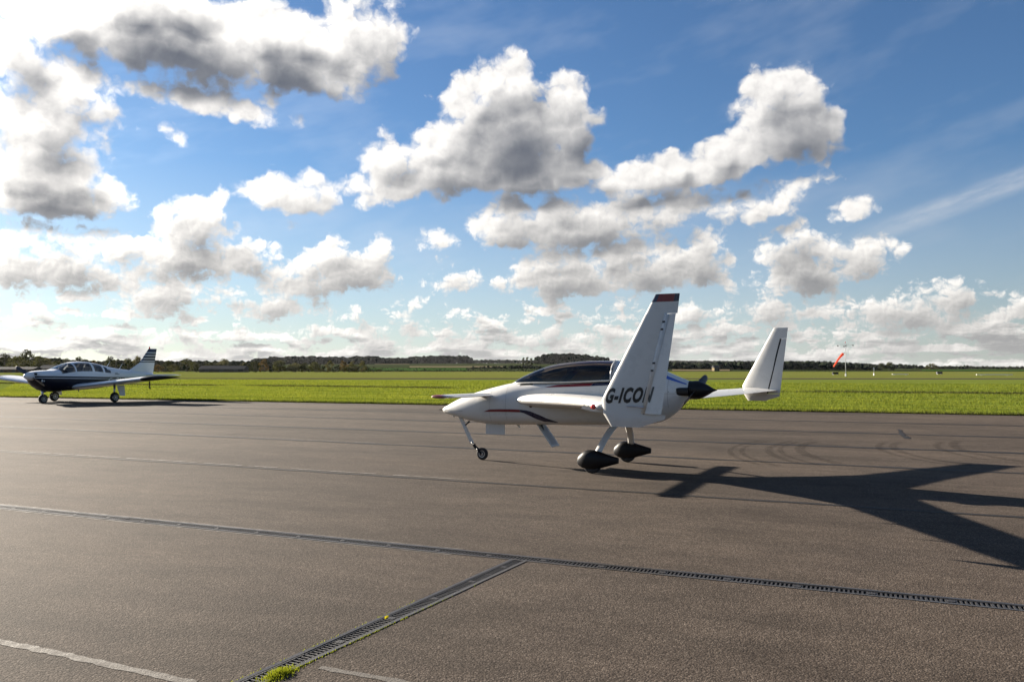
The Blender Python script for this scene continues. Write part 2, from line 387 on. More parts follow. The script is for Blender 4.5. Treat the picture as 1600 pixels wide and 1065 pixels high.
M['letter'] = plain('black_lettering', (.008, .008, .009), .35)
M['redlens'] = plain('red_lamp_lens', (.55, .02, .015), .12, coat=.6)
M['lens'] = plain('clear_lamp_lens', (.62, .62, .60), .12, coat=.6)
def glass(name, tint, refl=1.5):
    m = bpy.data.materials.new(name); m.use_nodes = True; m.node_tree.nodes.clear(); N = NT(m.node_tree)
    out = N.n.new('ShaderNodeOutputMaterial'); tr = N.n.new('ShaderNodeBsdfTransparent'); tr.inputs[0].default_value = (*tint, 1)
    gl = N.n.new('ShaderNodeBsdfGlossy'); gl.inputs['Roughness'].default_value = .03; gl.inputs[0].default_value = (1, 1, 1, 1)
    fr = N.n.new('ShaderNodeFresnel'); fr.inputs[0].default_value = refl
    mx = N.n.new('ShaderNodeMixShader'); N.l.new(fr.outputs[0], mx.inputs[0]); N.l.new(tr.outputs[0], mx.inputs[1]); N.l.new(gl.outputs[0], mx.inputs[2]); N.l.new(mx.outputs[0], out.inputs[0])
    return m
M['canopy'] = glass('tinted_acrylic', (.20, .16, .12), 1.49)
M['window'] = glass('window_acrylic', (.45, .47, .48), 1.49)

def tarmac_material():
    m, N, b, out = new_mat('worn_tarmac')
    tc = N.n.new('ShaderNodeTexCoord').outputs['Object']
    rot = N.n.new('ShaderNodeMapping'); rot.inputs[2].default_value = (0, 0, R(22.5)); N.l.new(tc, rot.inputs[0]); al = rot.outputs[0]
    chip = N.voro(tc, 95., 0, '3D', 'F1', out=1); dist = N.voro(tc, 95., 0, '3D', 'F1', out=0)
    cv = N.xyz(chip)[0]
    stone = N.ramp(cv, [(0, (.022, .0172, .0136)), (.45, (.078, .061, .048)), (.8, (.132, .105, .084)), (1, (.22, .182, .150))])
    stone = N.mix(.3, stone, (.082, .065, .052, 1))
    c = N.mix(N.rng(dist, .25, .6, 0., .65), stone, (.034, .0255, .0195, 1))
    # worn and oily patches, drawn out along the lanes
    patch = N.noise(N.vec('MULTIPLY', al, (.32, .85, 1)), .55, 5, .6)
    fine = N.noise(N.vec('MULTIPLY', al, (.6, 1.4, 1)), 2.6, 5, .65)
    c = N.mix(1., c, N.ramp(patch, [(.25, (.60, .59, .58)), (.5, (1, 1, 1)), (.75, (1.36, 1.33, 1.28))]), 'MULTIPLY')
    c = N.mix(1., c, N.ramp(fine, [(.3, (.80, .80, .80)), (.7, (1.2, 1.2, 1.2))]), 'MULTIPLY')
    stain = N.noise(N.vec('MULTIPLY', al, (.10, .30, 1)), .9, 6, .68)
    c = N.mix(1., c, N.ramp(stain, [(.30, (.58, .57, .56)), (.45, (.92, .92, .92)), (.60, (1.04, 1.03, 1.02)), (.80, (1.35, 1.32, 1.27))]), 'MULTIPLY')
    oil = N.rng(N.noise(tc, .42, 6, .7), .64, .74, 0, .55); c = N.mix(oil, c, (.026, .021, .018, 1))
    drips = N.rng(N.noise(N.vec('MULTIPLY', al, (.06, 1.6, 1)), 1.2, 4, .6), .60, .72, 0, .30)
    c = N.mix(drips, c, (.022, .018, .015, 1))
    N.put(b.inputs['Base Color'], c); b.inputs['Roughness'].default_value = .92; b.inputs['Specular IOR Level'].default_value = .10
    bp = N.n.new('ShaderNodeBump'); bp.inputs['Strength'].default_value = .5; bp.inputs['Distance'].default_value = .005
    N.l.new(N.math('MULTIPLY_ADD', dist, -1., N.math('MULTIPLY', N.noise(tc, 30, 4, .6), .8)), bp.inputs['Height']); N.l.new(bp.outputs[0], b.inputs['Normal'])
    return m
M['tarmac'] = tarmac_material()
M['bitumen'] = plain('joint_bitumen', (.013, .011, .010), .68, spec=.2, vary=.3, scale=9, bump=.6, bscale=40)
M['joint_base'] = plain('joint_shadow_fill', (.035, .032, .030), .9)
M['concrete'] = plain('pale_concrete_fill', (.078, .067, .055), .85, vary=.3, scale=6, bump=.5, wear=((.052, .041, .033), .9, .46, .62))
M['glint_paint'] = plain('pale_glint_paint', (.16, .148, .13), .8, vary=.3, scale=5, wear=((.062, .050, .040), .95, .44, .60))  # pale broken colour that paints the sun's glint along the joint seals
M['iron'] = plain('cast_iron', (.030, .027, .025), .55, metal=.2, vary=.35, scale=18, bump=.5, wear=((.06, .040, .028), .6))
M['rail'] = plain('drain_rail', (.13, .115, .10), .42, metal=.75, vary=.3, scale=12, wear=((.07, .05, .04), .7))
M['trough'] = plain('drain_trough', (.014, .013, .012), .9)
def skid_material():
    m = bpy.data.materials.new('tyre_smear'); m.use_nodes = True; m.node_tree.nodes.clear(); N = NT(m.node_tree)
    out = N.n.new('ShaderNodeOutputMaterial'); b = N.n.new('ShaderNodeBsdfDiffuse'); b.inputs[0].default_value = (.03, .028, .027, 1)
    tr = N.n.new('ShaderNodeBsdfTransparent'); mx = N.n.new('ShaderNodeMixShader')
    tc = N.n.new('ShaderNodeTexCoord').outputs['Object']
    N.l.new(N.rng(N.noise(tc, 7, 5, .7), .30, .70, .0, .34), mx.inputs[0]); N.l.new(tr.outputs[0], mx.inputs[1]); N.l.new(b.outputs[0], mx.inputs[2]); N.l.new(mx.outputs[0], out.inputs[0])
    return m
M['skid'] = skid_material()

def leafy(name, c0, c1, trans=.45, rough=.7, scale=.6, mown=False):
    """leaf or grass: diffuse plus light shining through"""
    m, N, b, out = new_mat(name); N.n.remove(b)
    tc = N.n.new('ShaderNodeTexCoord').outputs['Object']
    oi = N.n.new('ShaderNodeObjectInfo').outputs['Random']
    geo = N.n.new('ShaderNodeNewGeometry').outputs['Random Per Island']
    n = N.math('ADD', N.math('MULTIPLY', N.noise(tc, scale, 4, .6), .6), N.math('MULTIPLY', geo, .4))
    c = N.mix(n, (*c0, 1), (*c1, 1))
    if mown:      # swaths left by the mower, and weedy patches
        rot = N.n.new('ShaderNodeMapping'); rot.inputs[2].default_value = (0, 0, R(21)); N.l.new(tc, rot.inputs[0])
        w = N.noise(N.vec('MULTIPLY', rot.outputs[0], (.03, .55, 1)), 1., 4, .6); pt = N.noise(N.vec('MULTIPLY', rot.outputs[0], (.35, 1., 1)), .5, 5, .65)
        c = N.mix(1., c, N.ramp(w, [(.3, (.70, .74, .7)), (.7, (1.30, 1.22, 1.15))]), 'MULTIPLY'); c = N.mix(1., c, N.ramp(pt, [(.32, (.55, .66, .6)), (.5, (1, 1, 1)), (.75, (1.15, 1.1, 1.05))]), 'MULTIPLY')
    d = N.n.new('ShaderNodeBsdfDiffuse'); t = N.n.new('ShaderNodeBsdfTranslucent'); mx = N.n.new('ShaderNodeMixShader'); mx.inputs[0].default_value = trans
    N.put(d.inputs[0], c); N.put(t.inputs[0], N.mix(1., c, (1.2, 1.1, .7, 1), 'MULTIPLY')); N.l.new(d.outputs[0], mx.inputs[1]); N.l.new(t.outputs[0], mx.inputs[2]); N.l.new(mx.outputs[0], out.inputs[0])
    return m
M['blade'] = leafy('grass_blade', (.078, .120, .020), (.170, .195, .040), .45, scale=.25, mown=True)
M['tuft'] = leafy('moss_tuft', (.11, .15, .014), (.22, .25, .026), .5, scale=20)
M['leaf_yellow'] = leafy('fallen_leaf', (.40, .38, .02), (.50, .44, .03), .4)
M['leaf0'] = leafy('dark_leaf', (.022, .030, .014), (.052, .056, .026), .3)
M['leaf1'] = leafy('green_leaf', (.034, .044, .018), (.080, .082, .034), .35)
M['leaf2'] = leafy('pale_leaf', (.060, .066, .032), (.120, .114, .056), .35)
M['leaf3'] = leafy('autumn_leaf', (.090, .064, .026), (.150, .108, .046), .35)
M['wood_leaf'] = leafy('far_wood_leaf', (.012, .018, .013), (.034, .042, .026), .15, scale=.05)
M['bark'] = plain('bark', (.05, .042, .035), .9, vary=.3, scale=6, bump=.6)

def field_material(name, c0, c1, c2, s1=.05, s2=.6, streak=1.):
    m, N, b, out = new_mat(name)
    tc = N.n.new('ShaderNodeTexCoord').outputs['Object']
    rot = N.n.new('ShaderNodeMapping'); rot.inputs[2].default_value = (0, 0, R(21)); N.l.new(tc, rot.inputs[0]); al = N.vec('MULTIPLY', rot.outputs[0], (.25 * streak, 1, 1))
    n1 = N.noise(al, s1, 5, .6); n2 = N.noise(al, s2, 6, .7); n3 = N.noise(tc, 14., 5, .7)
    c = N.mix(N.rng(n1, .3, .7), (*c0, 1), (*c1, 1)); c = N.mix(N.rng(n2, .42, .8, 0, .7), c, (*c2, 1))
    c = N.mix(1., c, N.ramp(n3, [(.3, (.6, .6, .6)), (.7, (1.3, 1.3, 1.3))]), 'MULTIPLY')
    N.n.remove(b); b = N.n.new('ShaderNodeBsdfDiffuse'); N.l.new(b.outputs[0], out.inputs[0]); N.put(b.inputs['Color'], c)
    bp = N.n.new('ShaderNodeBump'); bp.inputs['Strength'].default_value = .8; bp.inputs['Distance'].default_value = .08
    N.l.new(N.noise(tc, 9., 5, .7), bp.inputs['Height']); N.l.new(bp.outputs[0], b.inputs['Normal'])
    return m
M['field'] = field_material('mown_grass', (.115, .150, .026), (.150, .170, .036), (.090, .118, .022))
M['rough'] = field_material('rough_pasture', (.118, .142, .030), (.150, .145, .042), (.085, .104, .024), .03, .25)
M['farfield'] = field_material('far_pasture', (.022, .034, .014), (.035, .046, .018), (.048, .044, .020), .004, .02)
M['runway'] = plain('runway_asphalt', (.058, .054, .036), .9, spec=.0, vary=.2, scale=.3)
M['stubble'] = plain('stubble_field', (.14, .115, .070), .95, spec=0., vary=.15, scale=.1)
M['wet_green'] = plain('green_crop', (.035, .070, .018), .95, spec=0., vary=.2, scale=.05)

# ---------------------------------------------------------------- ground, apron, field, runway
def at(px, Y, py=None):
    """ground position at depth Y on the bearing of a picture column (28 mm lens, 1600 wide)"""
    return (px - 800) / 1244.3 * Y if py is None else ((px - 800) / 1244.3 * Y, Y, 1.6 + (575.8 - py) / 1244.3 * Y)

ang = [2 * math.pi * k / 64 for k in range(64)]
tag(mesh('ground', [(12000 * math.cos(a), 12000 * math.sin(a), -.16) for a in ang], [tuple(range(64))], M['farfield']), 'wide flat pasture reaching the horizon under the airfield', kind='structure')

JOINTS = [(34.0, -.384), (28.0, -.400), (23.5, -.420), (19.3, -.430), (15.75, -.445), (11.1, -.443), (6.865, -.418)]   # lane edges: Y at X = 0, slope
XL, XR = -90., 60.
apron = tag(empty('apron'), 'brownish grey tarmac apron in the foreground', kind='structure')
def slab(name, poly, z, t, mat, parent):
    n = len(poly); v = [(x, y, z) for x, y in poly] + [(x, y, z - t) for x, y in poly]
    f = [tuple(range(n)), tuple(range(2 * n - 1, n - 1, -1))] + [(i + n, (i + 1) % n + n, (i + 1) % n, i) for i in range(n)]
    return recalc(mesh(name, v, f, mat, parent))
DU = Vector((.9226, -.3857)); DN = Vector((.3857, .9226)); DJ = Vector((.08, 6.79)); DW = .155      # long drain: direction, normal, point, width
BU = Vector((-.474, -.881)).normalized(); BN = Vector((-BU.y, BU.x)); BJ = Vector((.10, 6.80)); BW = .135   # branch drain running towards the camera
for i in range(len(JOINTS) - 1):
    (a, sa), (b, sb) = JOINTS[i], JOINTS[i + 1]
    g = .006
    if i == len(JOINTS) - 2:
        p0 = DJ + DN * (DW / 2); sb = DU.y / DU.x; b = p0.y - sb * p0.x; g0 = 0
    else: g0 = g
    poly = [(XL, b + sb * XL + g0), (XR, b + sb * XR + g0), (XR, a + sa * XR - g), (XL, a + sa * XL - g)]
    slab('tarmac_lane', poly, 0, .05, M['tarmac'], apron)
near_edge = lambda x: (DJ - DN * (DW / 2)).y + (DU.y / DU.x) * (x - (DJ - DN * (DW / 2)).x)
def hit_near(off):
    p = BJ + BN * off; lo, hi = -1., 2.
    for _ in range(60):
        m = (lo + hi) / 2; q = p + BU * m
        if q.y > near_edge(q.x): lo = m
        else: hi = m
    return p + BU * lo
wl, we = (hit_near(-BW / 2), hit_near(BW / 2))
if wl.x > we.x: wl, we = we, wl
for q, far_x in ((wl, XL), (we, XR)):
    e = q + BU * 14
    poly = [tuple(q), tuple(e), (e.x if far_x > 0 else far_x, e.y - 10), (far_x, e.y - 10), (far_x, near_edge(far_x))]
    slab('tarmac_lane', poly if far_x > 0 else [poly[0], poly[4], poly[3], (e.x, e.y - 10), poly[1]], 0, .05, M['tarmac'], apron)

def band(name, p0, p1, w0, w1, z, mat, parent, seg=60, rough=.25, seed=1, wobble=.04):
    """a thin strip with ragged edges"""
    r = np.random.default_rng(seed); p0, p1 = Vector(p0), Vector(p1); d = (p1 - p0); n = Vector((-d.y, d.x)).normalized(); v = []
    wob = np.cumsum(r.normal(0, 1, seg + 1)); wob -= np.linspace(wob[0], wob[-1], seg + 1); wob = wob / (np.abs(wob).max() + 1e-6)
    for i in range(seg + 1):
        t = i / seg; c = p0 + d * t + n * (wob[i] * wobble); w = w0 + (w1 - w0) * t
        a = c + n * w * (.5 + r.uniform(-rough, rough)); b = c - n * w * (.5 + r.uniform(-rough, rough)); v += [(a.x, a.y, z), (b.x, b.y, z)]
    return mesh(name, v, [(2 * i, 2 * i + 1, 2 * i + 3, 2 * i + 2) for i in range(seg)], mat, parent)
for k, (b, s) in enumerate(JOINTS[1:-1]):
    band('joint_seal', (-45, b - s * 45), (35, b + s * 35), (.22, .24, .24, .17, .10)[k], (.22, .24, .24, .17, .10)[k], .004, M['bitumen'], apron, 260, .22, k)
band('joint_seal', (9.05, 18.3), (10.2, 21.1), .13, .07, .006, M['bitumen'], apron, 30, .2, 33)
band('concrete_glint_strip', (-9., 7.45), (-1.62, 4.15), .070, .060, .002, M['concrete'], apron, 170, .13, 5, .02).location.y = -.03
band('concrete_glint_strip', (-1.03, 4.33), (6., 1.25), .05, .06, .002, M['concrete'], apron, 170, .13, 6, .015)
# sun glints painted as broken pale lines along two joints and the long drain
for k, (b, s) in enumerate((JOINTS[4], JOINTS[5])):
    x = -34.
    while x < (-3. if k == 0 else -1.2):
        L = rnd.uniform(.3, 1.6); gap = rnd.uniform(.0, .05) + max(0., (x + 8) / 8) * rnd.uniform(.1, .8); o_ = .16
        band('joint_glint_line', (x, b + s * x + o_), (x + L, b + s * (x + L) + o_), .045, .04, .0045, M['glint_paint'], apron, 14, .3, int(abs(x) * 97), .006)
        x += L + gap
for sgn in (-1, 1):
    p = DJ + DN * sgn * (DW / 2 + .035); band('concrete_glint_strip', tuple(p - DU * 13), tuple(p - DU * .6), .045, .020, .002, M['concrete'], apron, 300, .35, 60 + sgn, .006)  # concrete-coloured strips painting the glint along the drain's left rails
# curved tyre scuffs on the far lanes
for k, (cx, cy, rad, a0, a1, w) in enumerate([(9.0, 14.2, 4.95, 136, 190, .10), (9.22, 14.2, 4.95, 136, 192, .10), (9.75, 14.2, 4.95, 136, 188, .14), (9.98, 14.2, 4.95, 138, 190, .10), (10.35, 14.3, 4.9, 138, 190, .20), (11.7, 14.5, 4.6, 140, 196, .12), (12.0, 14.5, 4.6, 140, 196, .16), (12.9, 14.5, 4.6, 138, 186, .12), (13.3, 14.6, 4.6, 138, 190, .18)]):
    v = []
    for j in range(25):
        a = R(a0 + (a1 - a0) * j / 24)
        for q in (-.5, .5): v.append((cx + (rad + w * q) * math.cos(a), cy + (rad + w * q) * math.sin(a), .005 + k * .0006))
    mesh('tyre_scuff', v, [(2 * i, 2 * i + 1, 2 * i + 3, 2 * i + 2) for i in range(24)], M['skid'], apron)

# drains: a trough with rails, and loose cast-iron grates lying in it
def grate_mesh(L, W):
    b = MB(); n = 16; pitch = L / n
    for s in (-1, 1): b.box((0, s * (W / 2 - .006), -.012), (L - .004, .012, .024))
    b.box((0, 0, -.014), (L - .004, .009, .016))
    for i in range(n + 1):
        b.box((-L / 2 + .004 + i * (L - .008) / n, 0, -.0125), (.013, W - .02, .021))
    b.box((0, 0, -.008), (.045, .05, .018))
    return b
def drain(name, J, U, W, t0, t1, label, glabel, group):
    N2 = Vector((-U.y, U.x)); ch = empty(name, (J.x, J.y, 0), math.atan2(U.y, U.x)); tag(ch, label, kind='structure')
    L = t1 - t0; c = (t0 + t1) / 2
    MB().box((c, 0, -.16), (L, W + .1, .02)).box((c, W / 2 + .02, -.09), (L, .04, .12)).box((c, -W / 2 - .02, -.09), (L, .04, .12)).build('trough', M['trough'], ch)
    for s in (-1, 1):
        b = MB(); r = np.random.default_rng(int(s + 5)); n = int(L / .25); v = []
        for i in range(n + 1):
            x = t0 + L * i / n; a = s * (W / 2 + .004 + r.uniform(0, .006)); e = s * (W / 2 - .018); v += [(x, a, .004), (x, e, .003), (x, e, -.03)]
        f = [(3 * i + k, 3 * i + k + 1, 3 * i + k + 4, 3 * i + k + 3) for i in range(n) for k in (0, 1)]
        mesh('rail', v, f, M['rail'], ch)
    return ch
drain('drain_channel', DJ, DU, DW, -14, 6.5, 'long narrow drainage channel crossing the whole apron', None, None)
drain('drain_channel', BJ, BU, BW, DW / 2, 7.5, 'short drainage channel running from the long drain towards the camera', None, None)
G1 = grate_mesh(.5, DW - .04); g1 = None
def put_grate(gm, J, U, t, label, group, proto):
    if proto is None:
        o = gm.build('drain_grate', M['iron']); 
    else:
        o = proto.copy(); COL.objects.link(o)
    p = J + U * t; o.location = (p.x, p.y, .0005 + rnd.uniform(-.002, .002)); o.rotation_euler = (rnd.uniform(-.01, .01), 0, math.atan2(U.y, U.x) + rnd.uniform(-.004, .004))
    return tag(o, label, 'drain grate', group)
ORD = 'first second third fourth fifth sixth seventh eighth ninth tenth eleventh twelfth thirteenth fourteenth'.split()
for i in range(23):
    t = -6.8 + .5 * i
    g1 = put_grate(G1, DJ, DU, t, '%s slotted iron grate of the long drain %s of the branch junction' % (ORD[i - 14 if t > 0 else 13 - i], 'right' if t > 0 else 'left'), 'grates of the long drain left of the branch' if t < 0 else 'grates of the long drain right of the branch', g1)
G2 = grate_mesh(.5, BW - .04); g2 = None
for i in range(7):
    lab = ['slotted iron grate of the branch drain at its junction with the long drain', 'second slotted iron grate of the branch drain from the junction', 'third slotted iron grate of the branch drain from the junction', 'slotted iron grate of the branch drain just beyond the yellow leaf',
           'slotted iron grate of the branch drain between the yellow leaf and the green tuft', 'slotted iron grate of the branch drain half buried by the green tuft', 'nearest slotted iron grate of the branch drain at the bottom edge'][i]
    g2 = put_grate(G2, BJ, BU, DW / 2 + .27 + .5 * i, lab, 'grates of the branch drain', g2)

def blades(name, pos, hgt, wid, mat, lean=.45, seed=3, up=1.):
    """one triangle per blade, all in one mesh"""
    r = np.random.default_rng(seed); n = len(pos); a = r.uniform(0, 2 * np.pi, n); dx = np.cos(a); dy = np.sin(a)
    la = r.uniform(0, 2 * np.pi, n); l = r.uniform(0, lean, n) * hgt
    v = np.zeros((n, 3, 3)); v[:, 0] = pos; v[:, 1] = pos; v[:, 2] = pos
    v[:, 0, 0] -= dx * wid / 2; v[:, 0, 1] -= dy * wid / 2; v[:, 1, 0] += dx * wid / 2; v[:, 1, 1] += dy * wid / 2
    v[:, 2, 0] += np.cos(la) * l; v[:, 2, 1] += np.sin(la) * l; v[:, 2, 2] += hgt * up
    me = bpy.data.meshes.new(name); me.vertices.add(3 * n); me.vertices.foreach_set('co', v.ravel())
    me.loops.add(3 * n); me.loops.foreach_set('vertex_index', np.arange(3 * n, dtype=np.int32))
    me.polygons.add(n); me.polygons.foreach_set('loop_start', np.arange(0, 3 * n, 3, dtype=np.int32)); me.polygons.foreach_set('loop_total', np.full(n, 3, dtype=np.int32))
    me.materials.append(mat); me.update(calc_edges=True); me.validate()
    return link(name, me)
# bright tuft growing out of the branch drain, and moss along its rails
c = np.array([-1.215, 4.235]); n = 900
q = rng.normal(0, 1, (n, 2)) * [.065, .028]; rot = np.array([[BU.x, -BU.y], [BU.y, BU.x]]); q = q @ rot.T
pos = np.c_[c + q, np.zeros(n)]; h = .008 + .024 * np.exp(-(q**2).sum(1) / .005) * rng.uniform(.4, 1.2, n)
tag(blades('grass_tuft', pos, h, np.full(n, .005), M['tuft'], .9, 5), 'bright yellow green tuft growing in the branch drain at the bottom', 'grass tuft')
n = 1500; t = rng.uniform(.9, 3.3, n) ** 1.; side = np.where(rng.uniform(0, 1, n) < .75, 1, -1)
keep = rng.uniform(0, 1, n) < np.clip((t - .8) / 2.3, .05, 1) * (.35 + .65 * (np.sin(t * 9 + side) > -.2)); t, side = t[keep], side[keep]; n = len(t)
off = side * (BW / 2 + .006 + np.abs(rng.normal(0, .006, n)))
pos = np.c_[BJ.x + BU.x * t + BN.x * off, BJ.y + BU.y * t + BN.y * off, np.full(n, .001)]
tag(blades('moss', pos, rng.uniform(.004, .014, n), np.full(n, .005), M['tuft'], 1., 6), 'thin line of green moss along the rails of the branch drain', 'moss', kind='stuff')
lf = Vector(BJ) + BU * 1.90
tag(mesh('fallen_leaf', [(-.018, 0, 0), (-.006, .011, .004), (.010, .010, .003), (.024, 0, .006), (.010, -.009, .004), (-.006, -.010, .003), (0, 0, -.001)], [(0, 6, 1), (1, 6, 2), (2, 6, 3), (3, 6, 4), (4, 6, 5), (5, 6, 0)], M['leaf_yellow']), 'single yellow leaf lying on the branch drain', 'leaf')
o = bpy.data.objects['fallen_leaf']; o.location = (lf.x, lf.y, .018); o.rotation_euler = (.5, -.2, 1.2); o.scale = (1.0, 1.1, 1.)

# airfield grass up to the runway, runway, rough pasture beyond
ge = lambda x: JOINTS[0][0] + JOINTS[0][1] * x
edge = [(x, ge(x) + rng.normal(0, .05) + .06 * math.sin(x * 1.3) + .05 * math.sin(x * 3.1)) for x in np.linspace(XL, XR, 700)]
field = mesh('grass_field', [(x, y, .005) for x, y in edge] + [(400, 10, .005), (400, 110.5, .005), (-400, 126.5, .005), (-400, 66, .005)], [tuple(range(704))], M['field'])
tag(field, 'bright mown grass between the apron and the runway', kind='structure')
mesh('runway', [(-500, 128, -.02), (500, 108, -.02), (500, 126, -.02), (-500, 148, -.02)], [(0, 1, 2, 3)], M['runway'])
tag(bpy.data.objects['runway'], 'thin grey runway strip across the far grass', kind='structure')
mesh('rough_pasture', [(-700, 118, -.05), (700, 95, -.05), (700, 470, -.05), (-700, 470, -.05)], [(0, 1, 2, 3)], M['rough'])
tag(bpy.data.objects['rough_pasture'], 'tan and green rough grass beyond the runway', kind='structure')
# blades of the near grass
def scatter(n, y0, y1, gamma):
    t = rng.uniform(0, 1, n) ** gamma; dep = y0 + (y1 - y0) * t        # distance beyond the edge
    x = rng.uniform(-1, 1, n)
    X = x * (30 + dep * .75); Y = ge(X) + dep
    k = np.abs(X) < Y * .70; return X[k], Y[k]
X, Y = scatter(380000, -.05, 68., 1.9)
n = len(X); patch = .6 + .5 * np.sin(X * .9 + np.sin(Y * .7) * 2) * np.sin(Y * .55 + 1.3) + rng.uniform(-.2, .2, n)
hh = np.clip(.045 + .030 * patch, .025, .10) * rng.uniform(.6, 1.3, n) * (1 + (Y - ge(X)) * .006)
tag(blades('grass', np.c_[X, Y, np.full(n, .004)], hh, rng.uniform(.018, .034, n) * (1 + (Y - ge(X)) * .035), M['blade'], .7, 8), 'short sunlit grass along the edge of the apron', 'grass', kind='stuff')
X = rng.uniform(-32, 22, 9000); Y = ge(X) + np.abs(rng.normal(0, .10, 9000)) - .06 - .16 * np.clip(np.sin(X * 2.1) * np.sin(X * .77 + 1) + .5 * np.sin(X * 5.3), 0, 1)
tag(blades('edge_grass', np.c_[X, Y, np.zeros(9000)], rng.uniform(.05, .16, 9000), rng.uniform(.015, .03, 9000), M['leaf1'], .8, 9), 'taller ragged grass fringe where the field meets the tarmac', 'grass', kind='stuff')
# a line of longer dark grass along a shallow furrow in the field
n = 22000; X = rng.uniform(-60, 45, n); X = X[(np.sin(X * .31) + np.sin(X * .83 + 1) + rng.normal(0, .5, n)) > -.9]; n = len(X); Y = 63.0 - .42 * X + rng.normal(0, .35, n) + .5 * np.sin(X * .23)
tag(blades('furrow_grass', np.c_[X, Y, np.zeros(n)], rng.uniform(.07, .20, n), rng.uniform(.05, .09, n), M['leaf1'], .6, 10), 'dark line of longer grass along a furrow in the field', 'grass', kind='stuff')

# ---------------------------------------------------------------- far land: rising fields, woods, hedges
def rise(x, y):
    px = 800 + x / max(y, 1) * 1244.3
    top = float(np.interp(px, [-200, 0, 300, 600, 900, 1150, 1300, 1450, 1800], [13, 13, 16, 18, 18, 17, 11, 7, 6]))
    t = max(0., (y - 450) / 1800.); t = t if t < 1 else 1 + (t - 1) * .05
    return top * t + math.sin(x * .004 + y * .002) * .8 * min(1, t * 2) - .1
gx, gy = 90, 40
v = []; 
for j in range(gy + 1):
    Yj = 450 + (5200 - 450) * (j / gy) ** 2.
    for i in range(gx + 1):
        X_ = (-.95 + 1.9 * i / gx) * Yj; v.append((X_, Yj, rise(X_, Yj)))
hills = mesh('hills', v, [(j * (gx + 1) + i, j * (gx + 1) + i + 1, (j + 1) * (gx + 1) + i + 1, (j + 1) * (gx + 1) + i) for j in range(gy) for i in range(gx)], M['farfield'], smooth=True)
tag(hills, 'low farmland rising gently to the skyline', kind='structure')
def patch(name, px0, px1, y0, y1, mat, label):
    v = []; n = 12
    for j in range(5):
        for i in range(n + 1):
            Yq = y0 + (y1 - y0) * j / 4; X_ = at(px0 + (px1 - px0) * i / n, Yq); v.append((X_, Yq, rise(X_, Yq) + .25 if Yq > 452 else .1))
    tag(mesh(name, v, [(j * (n + 1) + i, j * (n + 1) + i + 1, (j + 1) * (n + 1) + i + 1, (j + 1) * (n + 1) + i) for j in range(4) for i in range(n)], mat), label, kind='structure')
patch('crop_field', 570, 730, 480, 640, M['wet_green'], 'green crop field below the dark wood')
patch('stubble_field', 640, 790, 700, 830, M['stubble'], 'pale stubble strip on the far slope')
patch('stubble_field', 585, 640, 1180, 1330, M['stubble'], 'narrow pale stubble strip high on the far slope')
patch('stubble_field', 1050, 1140, 470, 545, M['stubble'], 'pale stubble strip at the foot of the dark wood')
patch('crop_field', 1440, 1640, 480, 620, M['wet_green'], 'green crop field at the far right')

ICO = None
def ico():
    bm = bmesh.new(); bmesh.ops.create_icosphere(bm, subdivisions=2, radius=1.); v = np.array([q.co[:] for q in bm.verts]); f = np.array([[q.index for q in p.verts] for p in bm.faces]); bm.free(); return v, f
ICO = ico()
def wood(name, pxs, tops, Y, depth, n, label, base=None, r0=3.2, mat='wood_leaf', seed=1, kind='stuff', cat='woodland'):
    """a far wood: many small ragged crowns under an uneven top line"""
    r = np.random.default_rng(seed); V = []; Fc = []; cnt = 0; v0, f0 = ICO
    for i in range(n):
        px = r.uniform(pxs[0], pxs[-1]); d = r.uniform(0, 1); y = Y + depth * d; x = at(px, y)
        zt = 1.6 + (575.8 - float(np.interp(px, pxs, tops))) / 1244.3 * Y; zb = rise(x, y) if base is None else base
        hgt = max(1.5, (zt - zb)); lvl = r.uniform(0, 1) ** .7; rr = r0 * r.uniform(.6, 1.25) * min(1, hgt / 6)
        zc = zb + rr * .6 + (hgt - rr * 1.5) * lvl + r.normal(0, .5)
        s = v0 * (rr * np.array([1.15, 1.15, .95])) * (1 + r.uniform(-.30, .30, (len(v0), 1))) + [x, y, max(zc, zb + rr * .4)]
        V.append(s); Fc.append(f0 + cnt); cnt += len(v0)
    V = np.concatenate(V); Fc = np.concatenate(Fc)
    o = mesh(name, V.tolist(), Fc.tolist(), M[mat]); return tag(o, label, cat, kind=kind)
wood('woodland', [395, 440, 520, 560, 585], [563, 560, 560, 561.5, 561], 1600, -350, 900, 'far dark wood on the skyline behind the autumn trees', seed=1)
wood('woodland', [528, 560, 580, 600, 640], [561, 559, 559.5, 560.5, 562], 1650, -350, 500, 'far dark wood on the skyline left of the lone round tree', seed=2)
wood('woodland', [632, 645, 690, 720, 730, 737], [561.5, 559, 557.5, 557, 558, 562], 1900, -300, 600, 'humped dark wood on the skyline ahead of the nose', seed=3, r0=4)
wood('woodland', [730, 770, 800, 835, 1000, 1120], [562, 561.5, 561.5, 562, 563, 564], 2250, 90, 700, 'long thin tree line on the skyline behind the canopy', seed=4, r0=4)
wood('woodland', [838, 850, 880, 910, 925, 950], [561, 557.5, 556, 556.5, 559, 563], 1750, -400, 700, 'humped dark wood on the skyline above the canopy', seed=5, r0=4)
wood('woodland', [1030, 1080, 1110, 1160, 1200, 1260, 1300, 1345, 1372], [566, 568, 567.5, 565.5, 564.5, 565, 566.5, 569.5, 572.5], 560, 60, 900, 'broad dark wood behind the far fin and the windsock', seed=6, base=-.1, r0=2.4)
wood('woodland', [1040, 1100, 1180, 1290, 1345, 1380], [563.5, 563, 564, 563.5, 567, 570], 2300, 90, 420, 'pale distant tree line above the broad dark wood', seed=7, r0=4)
